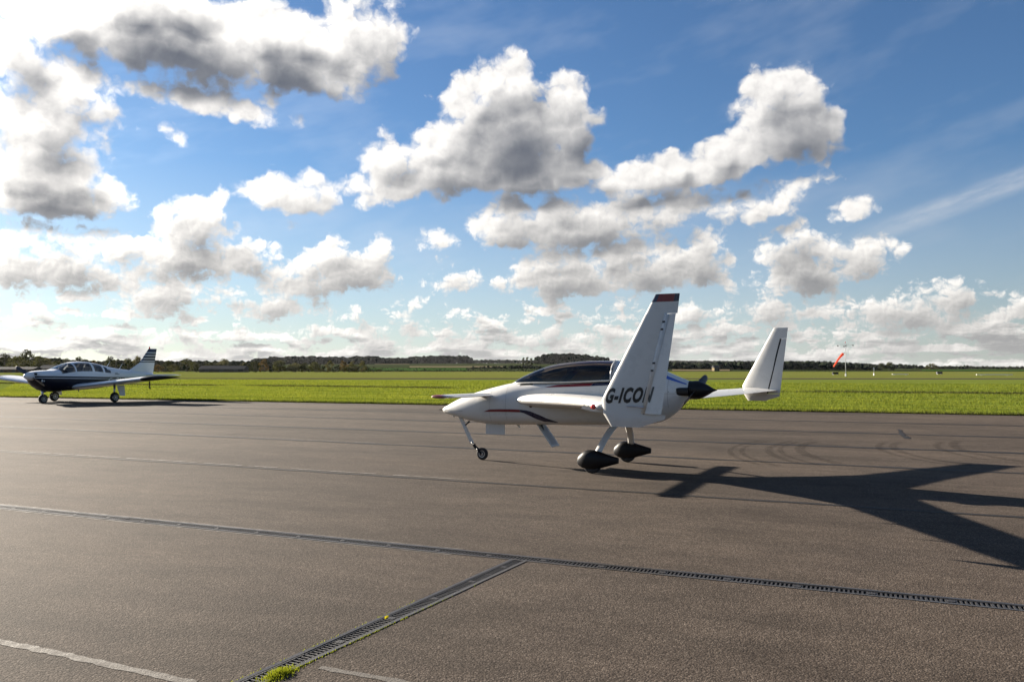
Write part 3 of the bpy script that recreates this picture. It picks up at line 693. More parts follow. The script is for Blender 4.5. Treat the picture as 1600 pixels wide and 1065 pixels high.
wood('woodland', [1372, 1400, 1425, 1445, 1500, 1530, 1620], [571, 569, 570, 572, 571.5, 572.5, 573], 900, 60, 420, 'low distant tree line at the far right', seed=8, r0=2.6)
wood('hedge', [575, 640, 700, 740, 800, 840], [578.3, 578, 577.6, 576.6, 577.5, 576], 440, 8, 420, 'dark hedge along the far edge of the airfield', seed=9, base=0., r0=.9, cat='hedge')
wood('hedge', [735, 760, 790, 835, 850], [574, 572.5, 571.5, 570, 573], 600, 50, 260, 'clump of dark bushes and trees left of the canopy', seed=10, base=1., r0=1.8, cat='hedge')
wood('hedge', [1240, 1300, 1380], [580, 579.5, 580], 420, 10, 200, 'low scrub line below the windsock', seed=13, base=0., r0=.6, cat='hedge', mat='leaf1')
wood('undergrowth', [-30, 100, 240, 330, 430, 560, 590], [571, 571, 571, 572, 572, 573, 576], 395, 20, 900, 'dark undergrowth beneath the trees behind the low wing airplane', seed=11, base=0., r0=1.1, cat='undergrowth', mat='leaf0')
wood('woodland', [-30, 60, 110, 240, 300, 420], [558, 557, 563, 564, 565, 564], 520, 30, 900, 'dark band of trees at the back of the left wood', seed=12, base=0., r0=2.4, cat='woodland', mat='leaf0')

def crown_mesh(name, h, w, n, clumps, seed, lean=0.):
    """a crown of leaf clumps: quads scattered through several uneven balls"""
    r = np.random.default_rng(seed); cs = []
    for i in range(clumps):
        t = (i + r.uniform(0, 1)) / clumps; rad = w * .5 * math.sin(math.pi * min(.93, .22 + t * .74)); a = r.uniform(0, 2 * math.pi); q = r.uniform(.35, .85) * rad
        cs.append((q * math.cos(a), q * math.sin(a), h * (.14 + .74 * t), w * r.uniform(.14, .24)))
    V = []; Fc = []
    for i in range(n):
        cx, cy, cz, cr = cs[r.integers(clumps)]
        d = r.normal(0, 1, 3); d /= np.linalg.norm(d); p = np.array([cx, cy, cz]) + d * cr * r.uniform(.35, 1.08) ** .6 * np.array([1, 1, .85])
        u = r.normal(0, 1, 3); u /= np.linalg.norm(u); w_ = np.cross(u, d + r.normal(0, .4, 3)); w_ /= (np.linalg.norm(w_) + 1e-6); s = r.uniform(.20, .42) * (h / 10)
        b = len(V); V += [p - u * s, p + w_ * s * .7, p + u * s, p - w_ * s * .7]; Fc.append((b, b + 1, b + 2, b + 3))
    me = bpy.data.meshes.new(name); me.from_pydata([tuple(q) for q in V], [], Fc); return me, cs
def tree_proto(k, h, w, n, clumps):
    me, cs = crown_mesh('crown', h, w, n, clumps, 40 + k); me.materials.append(M['leaf1'])
    b = MB().tube([(0, 0, 0), (.03 * h * .2, 0, h * .25), (0, .02 * h, h * .55), (0, 0, h * .8)], [h * .022, h * .018, h * .012, h * .004], 7)
    for cx, cy, cz, cr in cs[:7]: b.tube([(0, 0, cz * .45), (cx * .5, cy * .5, cz * .75), (cx, cy, cz)], [h * .010, h * .006, h * .002], 5)
    tm = bpy.data.meshes.new('trunk'); tm.from_pydata(b.v, [], b.f); tm.materials.append(M['bark'])
    return me, tm, h
PROTO = [tree_proto(0, 10, 9, 1500, 16), tree_proto(1, 10, 7.5, 1300, 13), tree_proto(2, 10, 6, 1100, 11), tree_proto(3, 10, 11, 1600, 18), tree_proto(4, 10, 2.2, 700, 12)]
def tree(name, k, px, top, width, Y, leaf, label, base=0., group=None):
    x = at(px, Y); zt = 1.6 + (575.8 - top) / 1244.3 * Y; h = zt - base
    r = empty(name, (x, Y, base), rnd.uniform(0, 6.28)); me, tm, hh = PROTO[k]; s = h / 10.; w0 = (9, 7.5, 6, 11, 2.2)[k]
    sw = width / 1244.3 * Y / w0
    c = link('crown', me, r); c.scale = (sw, sw, s * 1.04); c.material_slots[0].link = 'OBJECT'; c.material_slots[0].material = M[leaf]
    t = link('trunk', tm, r); t.scale = (sw, sw, s)
    return tag(r, label, 'tree', group or 'trees along the airfield boundary')
for name, k, px, top, w, Y, leaf, lab in [
    ('broadleaf_tree', 0, 8, 553, 38, 400, 'leaf0', 'dark leafy tree at the far left edge behind the wing'),
    ('broadleaf_tree', 3, 30, 557, 40, 380, 'leaf1', 'broad green tree behind the propeller of the low wing airplane'),
    ('broadleaf_tree', 1, 42, 546, 26, 405, 'leaf0', 'tallest tree of the left wood with a ragged top'),
    ('broadleaf_tree', 0, 63, 557, 30, 385, 'leaf1', 'green tree right of the tallest tree of the left wood'),
    ('broadleaf_tree', 1, 76, 560, 24, 395, 'leaf2', 'paler tree above the engine cowling of the low wing airplane'),
    ('broadleaf_tree', 2, 90, 563, 20, 385, 'leaf1', 'small green tree above the windscreen base of the low wing airplane'),
    ('broadleaf_tree', 0, 104, 560, 22, 420, 'leaf0', 'dark tree directly above the windscreen of the low wing airplane'),
    ('broadleaf_tree', 1, 122, 557.5, 20, 425, 'leaf0', 'dark tree showing just above the cabin roof'),
    ('broadleaf_tree', 2, 148, 562, 18, 410, 'leaf3', 'brownish tree above the rear of the cabin roof'),
    ('broadleaf_tree', 3, 174, 557.5, 24, 400, 'leaf0', 'round dark tree above the front aerial of the low wing airplane'),
    ('broadleaf_tree', 0, 200, 560, 24, 390, 'leaf1', 'green tree left of the striped tail fin'),
    ('broadleaf_tree', 1, 214, 556.5, 22, 400, 'leaf2', 'pale green tree against the leading edge of the striped fin'),
    ('broadleaf_tree', 0, 263, 564, 24, 385, 'leaf0', 'dark low tree just right of the striped fin'),
    ('broadleaf_tree', 2, 248, 569, 20, 370, 'leaf3', 'low brown bushy tree beside the trailing edge of the striped fin'),
    ('broadleaf_tree', 1, 292, 560, 22, 410, 'leaf1', 'taller green tree left of the long shed'),
    ('broadleaf_tree', 2, 272, 568, 18, 372, 'leaf2', 'pale scrubby tree in front of the left wood'),
    ('broadleaf_tree', 0, 304, 566, 22, 385, 'leaf1', 'green tree at the left end of the long shed'),
    ('broadleaf_tree', 3, 330, 567, 34, 430, 'leaf0', 'wide dark tree behind the long shed'),
    ('broadleaf_tree', 1, 350, 560.5, 24, 440, 'leaf2', 'pale round tree behind the middle of the long shed'),
    ('broadleaf_tree', 2, 383, 565, 16, 420, 'leaf2', 'slim pale tree at the right end of the long shed'),
    ('broadleaf_tree', 0, 397, 565, 24, 380, 'leaf0', 'dark tree right of the long shed'),
    ('broadleaf_tree', 2, 413, 560, 16, 400, 'leaf3', 'tall yellowing tree right of the long shed'),
    ('broadleaf_tree', 0, 437, 563, 32, 385, 'leaf1', 'broad green tree between the yellowing tree and the bushes'),
    ('broadleaf_tree', 3, 460, 567.5, 26, 380, 'leaf2', 'low wide olive tree left of the dark bushes'),
    ('broadleaf_tree', 0, 476, 567, 22, 380, 'leaf0', 'dark low tree between two olive trees'),
    ('broadleaf_tree', 1, 494, 565.5, 24, 395, 'leaf1', 'green tree left of the slim pale autumn tree'),
    ('broadleaf_tree', 2, 515, 562.5, 15, 380, 'leaf2', 'slim pale autumn tree standing over a dark bush'),
    ('broadleaf_tree', 2, 537, 562.5, 14, 380, 'leaf3', 'small orange tinged autumn tree'),
    ('broadleaf_tree', 2, 551, 563, 14, 380, 'leaf2', 'small pale yellow tree right of the orange one'),
    ('broadleaf_tree', 1, 566, 563.5, 15, 380, 'leaf2', 'last pale tree at the right end of the left tree row'),
    ('bush', 3, 501, 576, 16, 360, 'leaf1', 'rounded green bush under the slim autumn tree'),
    ('bush', 3, 545, 573.5, 30, 370, 'leaf0', 'wide dark bush under the autumn trees'),
    ('bush', 3, 594, 576.5, 12, 400, 'leaf0', 'lone dark bush on the airfield edge'),
    ('broadleaf_tree', 0, 591, 557.5, 13, 1500, 'leaf0', 'lone round tree on the skyline between two woods'),
    ('broadleaf_tree', 0, 1377, 567, 20, 560, 'leaf0', 'dark tree at the right end of the broad wood'),
    ('broadleaf_tree', 0, 1390, 565.5, 20, 560, 'leaf1', 'taller green tree right of the windsock wood'),
    ('broadleaf_tree', 3, 1457, 568, 24, 700, 'leaf2', 'pale round topped copse tree at the far right'),
    ('poplar_tree', 4, 818, 556.8, 6, 620, 'leaf1', 'leftmost of three slim poplars left of the canopy'),
    ('poplar_tree', 4, 824, 555.8, 6, 620, 'leaf1', 'middle and tallest of three slim poplars left of the canopy'),
    ('poplar_tree', 4, 830, 557.8, 6, 620, 'leaf1', 'rightmost of three slim poplars left of the canopy')]:
    base = rise(at(px, Y), Y) if Y > 460 else 0.
    tree(name, k, px, top, w, Y, leaf, lab, base if px < 1300 else 0.)

# long low sheds
def shed(px0, px1, Y, h_eave, h_ridge, depth, wallm, roofm, label, name='shed'):
    x0, x1 = at(px0, Y), at(px1, Y); L = x1 - x0; r = tag(empty(name, ((x0 + x1) / 2, Y, 0)), label, name)
    MB().box((0, depth / 2, h_eave / 2), (L, depth, h_eave)).build('wall', wallm, r)
    e = .3; v = [(-L / 2 - e, -e, h_eave), (L / 2 + e, -e, h_eave), (L / 2 + e, depth + e, h_eave), (-L / 2 - e, depth + e, h_eave), (-L / 2 - e, depth / 2, h_ridge), (L / 2 + e, depth / 2, h_ridge)]
    mesh('roof', v, [(0, 1, 5, 4), (2, 3, 4, 5), (0, 4, 3), (1, 2, 5), (0, 3, 2, 1)], roofm, r)
    for i in range(3):
        MB().box((-L * .32 + i * L * .32, -.04, h_eave * .45), (L * .09, .08, h_eave * .9)).build('door', M['darksteel'], r)
    return r
M['shed_wall'] = plain('dark_shed_boards', (.05, .048, .045), .9, spec=.1); M['shed_roof'] = plain('grey_sheet_roof', (.045, .047, .048), .95, spec=.05)
M['brick'] = plain('brown_brick', (.10, .066, .048), .9, spec=.1, vary=.2, scale=1.)
shed(311, 381, 365, 1.5, 3.0, 7, M['shed_wall'], M['shed_roof'], 'long low dark shed with a grey roof in front of the trees')
shed(-8, 52, 330, 1.4, 2.4, 7, M['brick'], M['shed_roof'], 'low brown building behind the propeller of the low wing airplane')
shed(60, 108, 345, 1.6, 3.2, 8, M['shed_wall'], M['shed_roof'], 'low grey roofed building behind the cowling of the low wing airplane')
shed(1116, 1124, 470, 2.2, 3.6, 6, M['stubble'], M['shed_roof'], 'tiny tan house at the foot of the broad dark wood', 'house')

# windsock on its lit mast
wx, wy = at(1321, 170), 170.
ws = tag(empty('windsock', (wx, wy, 0)), 'orange windsock drooping from a tall mast with four small lamps', 'windsock')
MB().tube([(0, 0, 0), (0, 0, 3.4), (0, 0, 7.2)], [.09, .075, .05], 10).build('mast', M['grey'], ws, True)
MB().tube([(0, 0, 0), (0, 0, .55)], .16, 10).build('base', M['white2'], ws)
MB().tube([(-1.6, 0, 6.60), (-.9, 0, 6.75), (0, 0, 6.78), (.9, 0, 6.75), (1.6, 0, 6.68)], .018, 6).build('arm', M['darksteel'], ws)
MB().tube([(0, -1.3, 6.45), (0, 0, 6.78), (0, 1.3, 6.45)], .018, 6).build('arm', M['darksteel'], ws)
for lx, ly, lz in ((-1.62, 0, 6.50), (1.62, 0, 6.60), (-.45, -1.3, 6.45), (.25, 1.3, 6.42)):
    MB().tube([(lx, ly, lz + .14), (lx, ly, lz), (lx, ly, lz - .16)], [.06, .14, .17], 9).build('lamp', M['darksteel'], ws)
MB().tube([(0, 0, 7.1), (0, 0, 7.35)], [.09, .05], 8).build('beacon', M['redlens'], ws)
mo = Vector((-.62, -.15, 4.78)); dirv = Vector((-.72, -.15, -.68)).normalized(); rs = []
for j in range(13):
    t = j / 12; p = mo + dirv * 3.2 * t + Vector((.12 * t * t, 0, -.55 * t * t)); rad = .36 - .15 * t; u = dirv.cross(Vector((0, 1, 0))).normalized(); w_ = dirv.cross(u)
    rs.append([p + (u * math.cos(a) * (.75 - .25 * t) + w_ * math.sin(a)) * rad * (1 + .07 * math.sin(3 * a + t * 9)) for a in [2 * math.pi * k / 16 for k in range(16)]])
M['sock'] = leafy('orange_sock_cloth', (.62, .13, .075), (.72, .19, .12), .55)
MB().rings(rs, cap=False).build('sock', M['sock'], ws, True)
MB().tube([(0, 0, 5.0), (-.35, -.1, 4.95), mo], .025, 6).build('swivel_arm', M['darksteel'], ws)
# small things along the far edge of the field
def block(name, px, Y, w, h, d, mat, label, cat):
    r = tag(empty(name, (at(px, Y), Y, 0)), label, cat); soften(MB().box((0, 0, h / 2 + .12), (w, d, h)).build('body', mat, r), .03)
    for sx in (-1, 1): MB().box((sx * w * .36, 0, .06), (.12, d * .7, .12)).build('foot', M['grey'], r)
    return r
block('equipment_cabinet', 1304.5, 215, 1.5, .55, .7, M['black'], 'small black cabinet on the grass left of the windsock mast', 'cabinet')
block('equipment_cabinet', 1467, 230, 1.5, .6, .7, M['darksteel'], 'small dark grey cabinet on the rough grass at the right', 'cabinet')
M['pale'] = plain('white_board_paint', (.82, .80, .74), .7)
block('marker_board', 1406, 205, 4.2, .16, .3, M['pale'], 'short low white marker board on the rough grass', 'marker board')
block('marker_board', 1553, 190, 8.6, .16, .3, M['pale'], 'long low white marker board at the far right', 'marker board')
sg = tag(empty('sign_post', (at(1365, 190), 190, 0)), 'thin pale sign post right of the windsock mast', 'sign post')
MB().tube([(0, 0, 0), (0, 0, 1.9)], .04, 8).build('post', M['grey'], sg); MB().box((0, -.05, 1.55), (.34, .03, .5)).build('panel', M['grey'], sg)
MB().box((0, 0, .25), (.22, .22, .5)).build('base', M['pale'], sg)

# ---------------------------------------------------------------- airplane helpers (x aft, y to starboard, z up)
def sect(s, top, bot, w, zc, nt=2.2, nb=2.4, n=40):
    r = []
    for k in range(n):
        a = 2 * math.pi * k / n; c, q = math.cos(a), math.sin(a); e = nt if q >= 0 else nb
        y = w * math.copysign(abs(c) ** (2 / e), c); z = zc + ((top - zc) if q >= 0 else (zc - bot)) * math.copysign(abs(q) ** (2 / e), q)
        r.append(Vector((s, y, z)))
    return r
def foil(x, t):
    return 5 * t * (.2969 * math.sqrt(max(x, 0)) - .126 * x - .3516 * x * x + .2843 * x**3 - .1036 * x**4)
def foil_ring(le, te, t, x0=0., x1=1., n=12):
    """(chordwise, thickness) points round an aerofoil or a slice of it"""
    c = te - le; xs = [x0 + (x1 - x0) * (1 - math.cos(math.pi * k / n)) / 2 for k in range(n + 1)]
    up = [(le + c * x, foil(x, t) * c) for x in xs]; lo = [(le + c * x, -foil(x, t) * c) for x in xs]
    return up + lo[::-1][(1 if x1 == 1. and False else 0):]
def wing_loft(name, st, mat, parent, n=12, x0=0., x1=1., camber=0., fmat=None, smooth=True):
    """spanwise stations (y, le, te, z, thickness ratio)"""
    rs = []
    for y, le, te, z, t in st:
        rs.append([Vector((s, y, z + h + camber * (te - le) * math.sin(math.pi * min(1, max(0, (s - le) / (te - le)))))) for s, h in foil_ring(le, te, t, x0, x1, n)])
    o = MB().rings(rs).build(name, mat, parent, False, fmat); recalc(o)
    return autosmooth(o, 50) if smooth else o
def lathe(prof, n=24, axis='y', c=(0, 0, 0)):
    """profile of (radius, offset along axis)"""
    rs = []
    for rad, off in prof:
        ring = []
        for k in range(n):
            a = 2 * math.pi * k / n; u, w = rad * math.cos(a), rad * math.sin(a)
            ring.append(Vector(c) + (Vector((u, off, w)) if axis == 'y' else Vector((off, u, w))))
        rs.append(ring)
    return MB().rings(rs)
def wheel(parent, c, r, w, rim=M['steel']):
    t = lathe([(r * .58, -w * .42), (r * .75, -w * .5), (r * .93, -w * .42), (r, -w * .2), (r, w * .2), (r * .93, w * .42), (r * .75, w * .5), (r * .58, w * .42)], 28, 'y', c).build('wheel', M['rubber'], parent); autosmooth(t, 60)
    h = lathe([(r * .1, -w * .46), (r * .35, -w * .40), (r * .57, -w * .44), (r * .57, w * .44), (r * .35, w * .40), (r * .1, w * .46)], 20, 'y', c).build('rim', rim, t); autosmooth(h, 30)
    return t

# ---------------------------------------------------------------- the canard airplane in the middle
EZ = tag(empty('canard_airplane', (-.514, 14.075, 0), -.4691), 'white canard airplane with tall winglets, dark canopy and pusher propeller', 'airplane')
FT = [(-.826, .862, .852, .004, .857, 2., 2.), (-.80, .893, .826, .045, .857, 2., 2.), (-.70, .950, .788, .105, .86, 2., 2.1), (-.504, 1.047, .748, .175, .875, 2.1, 2.2), (-.25, 1.140, .690, .235, .90, 2.2, 2.4), (.07, 1.232, .645, .285, .93, 2.3, 2.6), (.35, 1.298, .635, .312, .97, 2.4, 2.8), (.613, 1.352, .640, .328, 1.0, 2.6, 3.), (.95, 1.372, .650, .338, 1.03, 3.2, 3.), (1.34, 1.382, .660, .345, 1.05, 4.2, 3.), (1.9, 1.397, .676, .352, 1.06, 5.2, 3.), (2.5, 1.425, .690, .360, 1.08, 5.5, 3.)]
ss = [-.826, -.815, -.79] + list(np.linspace(-.76, 2.5, 66))
rs = [sect(*r, n=44) for r in smooth_table(FT, ss)]
M['cockpit'] = plain('dark_cockpit_lining', (.022, .021, .020), .85)
def deck(p):
    c = p.center; return 1 if (.86 < c.x < 2.49 and c.z > 1.30 and abs(c.y) < .255 and p.normal.z > .8) else 0
fus = MB().rings(rs).build('fuselage', [M['white'], M['cockpit']], EZ); recalc(fus)
for p in fus.data.polygons: p.material_index = deck(p)
autosmooth(fus, 60)
CT = [(2.5, 1.722, .690, .360, 1.16, 2.2, 3.), (2.72, 1.702, .695, .372, 1.18, 2.1, 2.8), (3.0, 1.648, .718, .368, 1.19, 2., 2.5), (3.265, 1.580, .780, .325, 1.20, 2., 2.2), (3.45, 1.500, .900, .265, 1.22, 2., 2.), (3.60, 1.438, 1.050, .200, 1.25, 2., 2.), (3.68, 1.408, 1.135, .145, 1.27, 2., 2.)]
rs = [sect(*r, n=44) for r in smooth_table(CT, list(np.linspace(2.503, 3.68, 26)))]
cowl = autosmooth(recalc(MB().rings(rs).build('cowling', M['white'], EZ)), 60)
# canopy: tinted shell over the cockpit
KT = [(.615, 1.356, .02), (.66, 1.385, .10), (.75, 1.432, .165), (.945, 1.521, .235), (1.305, 1.646, .300), (1.54, 1.690, .322), (1.886, 1.721, .338), (2.168, 1.730, .345), (2.50, 1.724, .350)]
rs = []
for s, top, w in smooth_table(KT, [.615, .63, .65, .68] + list(np.linspace(.72, 2.50, 30))):
    sill = float(np.interp(s, [.6, .78, 1.34, 1.9, 2.5], [1.350, 1.352, 1.368, 1.384, 1.412]))
    rs.append([Vector((s, w * math.copysign(abs(math.cos(a)) ** .85, math.cos(a)), sill + (top - sill) * math.sin(a) ** .9)) for a in [math.pi * k / 22 for k in range(23)]])
canopy = MB().rings(rs, close=False).build('canopy', M['canopy'], EZ, True); recalc(canopy)
# canopy frame: rim along the sill and rear bow
rim = MB()
for k in (0, -1): rim.tube([r[k] + Vector((0, 0, .004)) for r in rs], .010, 6)
rim.tube([p for p in rs[-1]], .012, 6); rim.build('frame', M['white'], canopy, True)
# seats, headrests and instrument hood seen through the tint
for s in (1.45, 2.15):
    st = empty('seat', (0, 0, 0)); st.parent = EZ
    bk = MB(); bk.rings([[Vector((s + .30 * t + dx, y, 1.30 + .28 * t)) for dx, y in ((-.03, -.20 + .04 * t), (.03, -.20 + .04 * t), (.03, .20 - .04 * t), (-.03, .20 - .04 * t))] for t in (0, .5, 1)]).build('backrest', M['seat'], st)
    MB().tube([(s + .28, -.09, 1.585), (s + .28, .09, 1.585)], .05, 10, 1.2).build('headrest', M['red'] if s < 2 else M['seat'], st, True)
MB().rings([[Vector((s, .27 * math.cos(a) * w, 1.34 + .13 * math.sin(a) * w)) for a in [math.pi * k / 12 for k in range(13)]] for s, w in ((.86, .55), (1.0, .9), (1.06, .92))], close=False).build('instrument_hood', M['black'], EZ, True)
tf = bvh_of(fus); tcw = bvh_of(cowl)
# stripes
def strip(name, tree, top, bot, mat, off=.0035):
    for side in (-1, 1):
        n = 26; s0 = max(top[0][0], bot[0][0]); 
        rows = []
        for q in np.linspace(0, 1, 4):
            row = []
            for t in np.linspace(0, 1, n):
                st = np.interp(t, np.linspace(0, 1, len(top)), [p[0] for p in top]), np.interp(t, np.linspace(0, 1, len(top)), [p[1] for p in top])
                sb = np.interp(t, np.linspace(0, 1, len(bot)), [p[0] for p in bot]), np.interp(t, np.linspace(0, 1, len(bot)), [p[1] for p in bot])
                row.append((st[0] * (1 - q) + sb[0] * q, st[1] * (1 - q) + sb[1] * q))
            rows.append(row)
        decal(name, tree, rows, mat, fus, side, off)
strip('red_stripe', tf, [(.30, .905), (.50, .915), (.70, .918), (.885, .917)], [(.17, .862), (.40, .868), (.65, .872), (.90, .872)], M['red'])
strip('navy_stripe', tf, [(.887, .917), (1.0, .908), (1.10, .888), (1.25, .835), (1.38, .780), (1.55, .722)], [(.902, .872), (.96, .862), (1.04, .830), (1.16, .775), (1.30, .726), (1.55, .712)], M['navy'])
strip('red_stripe', tf, [(1.57, 1.335), (1.85, 1.352), (2.20, 1.372)], [(1.34, 1.292), (1.75, 1.305), (2.16, 1.322)], M['red'])
strip('navy_stripe', tf, [(2.203, 1.372), (2.35, 1.380), (2.495, 1.388)], [(2.163, 1.322), (2.33, 1.332), (2.495, 1.340)], M['navy'])
for side in (-1, 1):
    rows = [[(s, lerp_table(CT, s)[0] - .045 - (.10 - .085 * max(0, (s - 2.9) / .76)) * (1 - q)) for s in np.linspace(2.75, 3.66, 18)] for q in (0, .5, 1)]
    decal('blue_stripe', tcw, rows, plain('blue_paint', (.05, .12, .40), .3, coat=.3) if side < 0 else bpy.data.materials['blue_paint'], cowl, side)
M['seamline'] = plain('seam_line', (.22, .21, .20), .6)
# nose seam, landing lamp, pitot, fuel sight gauge
for side in (-1, 1):
    decal('seam', tf, [[(s, .8585 + .004 * q) for s in np.linspace(-.80, -.28, 12)] for q in (0, 1)], M['darksteel'], fus, side, .002)
    decal('fuel_gauge', tf, [[(1.10 + .03 * math.cos(a) * q, .985 + .032 * math.sin(a) * q) for a in np.linspace(0, 2 * math.pi, 12)] for q in (.05, 1)], M['brick'], fus, side, .004)
MB().tube([(-.90, 0, .862), (-.81, 0, .858)], .007, 6).build('pitot_tube', M['darksteel'], EZ)
b = lathe([(.002, -.03), (.022, -.02), (.03, 0), (.022, .02), (.002, .03)], 12, 'y', (-.56, -.05, .765)).build('landing_lamp', M['lens'], EZ, True)
# panel seams and fasteners
for side in (-1, 1):
    for s0, z0, z1 in ((.30, .70, 1.25), (.62, .72, 1.30)): decal('seam', tf, [[(s0 + .003 * q, z) for z in np.linspace(z0, z1, 14)] for q in (0, 1)], M['seamline'], fus, side, .0025)
    for s0, z0, z1 in ((2.62, .78, 1.62), (3.40, 1.0, 1.44)): decal('seam', tcw, [[(s0 + .004 * q, z) for z in np.linspace(z0, z1, 14)] for q in (0, 1)], M['seamline'], cowl, side, .0025)
    decal('seam', tcw, [[(s, 1.215 + .004 * q) for s in np.linspace(2.62, 3.62, 16)] for q in (0, 1)], M['seamline'], cowl, side, .0025)
    for i in range(9):
        s0 = 2.68 + i * .105; decal('fastener', tcw, [[(s0 + .008 * math.cos(a) * q, 1.245 + .008 * math.sin(a) * q) for a in np.linspace(0, 2 * math.pi, 8)] for q in (.05, 1)], M['seamline'], cowl, side, .003)
# strake and wing, both sides
for side in (-1, 1):
    st = [(side * y, le, te, z, t) for y, le, te, z, t in [(.20, .62, 3.10, 1.070, .100), (.36, .86, 3.14, 1.078, .105), (.50, 1.08, 3.18, 1.082, .11), (.75, 1.475, 3.27, 1.086, .115), (1.05, 1.93, 3.375, 1.090, .125), (1.38, 2.36, 3.49, 1.094, .14), (1.55, 2.50, 3.55, 1.097, .135), (2.6, 3.02, 3.925, 1.132, .125), (3.6, 3.505, 4.285, 1.166, .12), (3.97, 3.685, 4.418, 1.18, .115)]]
    w = wing_loft('wing', st, M['white'], EZ, 16)
    a0 = wing_loft('aileron', [(side * 2.0, 3.40, 3.725, 1.112, .10), (side * 3.3, 3.93, 4.19, 1.157, .10)], M['white'], w, 8); a0.location.z = -.004
    for y in (1.85, 2.45, 3.15):
        le = float(np.interp(y, [1.55, 2.6, 3.97], [2.5, 3.02, 3.685])); z = float(np.interp(y, [1.55, 3.97], [1.097, 1.18]))
        mesh('vortilon', [(le - .05, side * y, z - .07), (le + .01, side * y, z + .0), (le + .22, side * y, z - .045), (le + .12, side * y, z - .085), (le - .05, side * y + .006, z - .07), (le + .01, side * y + .006, z), (le + .22, side * y + .006, z - .045), (le + .12, side * y + .006, z - .085)], [(0, 1, 2, 3), (7, 6, 5, 4), (0, 4, 5, 1), (1, 5, 6, 2), (2, 6, 7, 3), (3, 7, 4, 0)], M['white'], w)
    nl = lathe([(.002, -.04), (.022, -.03), (.03, 0), (.022, .03), (.002, .04)], 12, 'y', (3.60, side * 3.955, 1.175)).build('navigation_lamp', M['redlens'] if side < 0 else M['lens'], w, True)
    lathe([(.02, 0), (.034, .02), (.036, .07), (.02, .14), (.003, .2)], 12, 'x', (3.635, side * 3.965, 1.175)).build('lamp_housing', M['white'], nl, True)
    # winglet: lower fin, fixed fin, full-chord top, painted tip band, rudder
    CK = 1. if side < 0 else 1.03
    SQ = lambda s: 4.1 + (s - 4.1) * CK
    LE = lambda z: SQ(float(np.interp(z, [.966, 1.19, 2.40], [3.826, 3.68, 4.335]))); TE = lambda z: SQ(float(np.interp(z, [.966, 1.06, 2.40], [4.15, 4.43, 4.600]))); HG = lambda z: SQ(4.19 + (z - 1.11) * (4.462 - 4.19) / 1.08)
    Yw = side * 4.0; TOE = math.tan(R(11 if side > 0 else 0))
    WY = lambda s: Yw - side * TOE * (s - 4.1)      # the fin stands slightly toed out
    def fin(zs, x1=None, x0=None, thick=.095):
        out = []
        for z in zs:
            le, te = LE(z), TE(z); h = (HG(z) - le) / (te - le)
            out.append([Vector((s, Yw + t - side * TOE * (s - 4.1), z)) for s, t in foil_ring(le, te, thick if z > 1.0 else thick * .8, 0 if x0 is None else h + .035, 1 if x1 is None else h, 14)])
        return out
    wm = MB(); wm.rings(fin(np.linspace(.966, 1.108, 7))); wm.rings(fin(np.linspace(1.108, 2.19, 8), x1=1)); wm.rings(fin([2.19, 2.25, 2.315]))
    wg = autosmooth(recalc(wm.build('winglet', M['white'], EZ)), 50)
    def bandcol(p):
        z = p.center.z; f = (p.center.x - LE(z)) / (TE(z) - LE(z)); return 0 if (f < .22 or f > .80) else 1
    tb = MB().rings(fin([2.316, 2.36, 2.40])).build('tip_band', [M['navy'], M['red']], wg); recalc(tb)
    for p in tb.data.polygons: p.material_index = bandcol(p)
    if side > 0: tb.data.materials.clear(); tb.data.materials.append(M['white'])
    rd = MB().rings(fin(np.linspace(1.115, 2.185, 6), x0=1)).build('rudder', M['white'], wg); recalc(rd); autosmooth(rd, 50)
    if side > 0: MB().tube([(HG(1.115) + .004, WY(HG(1.115)), 1.115), (HG(2.185) + .004, WY(HG(2.185)), 2.185)], .022, 8, .9).build('hinge_slot_shade', M['black'], wg)  # black tube painting in the shade of the open rudder slot
    if side < 0:      # pushed outboard
        MB().tube([(HG(1.118) + .006, WY(HG(1.118)) - .004, 1.118), (HG(2.183) + .006, WY(HG(2.183)) - .004, 2.183)], .036, 14).build('hinge_fairing', M['white'], wg, True)
        ax = Vector((HG(2.19) - HG(1.11), WY(HG(2.19)) - WY(HG(1.11)), 1.08)).normalized(); pv = Vector((HG(1.11), WY(HG(1.11)) - .02, 1.11))
        rot = Matrix.Translation(pv) @ Matrix.Rotation(R(-27), 4, ax) @ Matrix.Translation(-pv)
        rd.data.transform(rot)
        tw = bvh_of(wg, rd)
        v, f = text_mesh('G-ICON', .235, .62, .50, .011)
        x0, x1 = min(p[0] for p in v), max(p[0] for p in v); y0, y1 = min(p[1] for p in v), max(p[1] for p in v)
        V = []
        for x, y in v:
            u = (x - x0) / (x1 - x0); q = (y - y0) / (y1 - y0); s = 3.772 + u * .560; z = 1.218 + q * .170 + u * .022
            hit = tw.ray_cast(Vector((s, Yw - 1, z)), Vector((0, 1, 0)))
            V.append((hit[0] if hit[0] else Vector((s, Yw - .04, z))) + Vector((0, -.004, 0)))
        mesh('registration_letters', V, f, M['letter'], wg)
        for z in (2.02, 2.10, 1.58, 1.66): MB().box((HG(z) - .005, Yw - .035, z), (.03, .012, .02)).build('hinge', M['darksteel'], wg)
        MB().tube([(4.02, WY(4.02) - .048, 1.195), (4.13, WY(4.13) - .055, 1.192), (4.22, WY(4.22) - .07, 1.188)], [.006, .006, .011], 8).build('rudder_pushrod', M['steel'], wg)
    # canard with elevator and painted tip
    cn = wing_loft('canard', [(side * .15, .03, .375, 1.150, .18), (side * 1.0, .03, .375, 1.155, .18), (side * 1.58, .03, .375, 1.160, .18)], M['white'], EZ, 12, 0, .66)
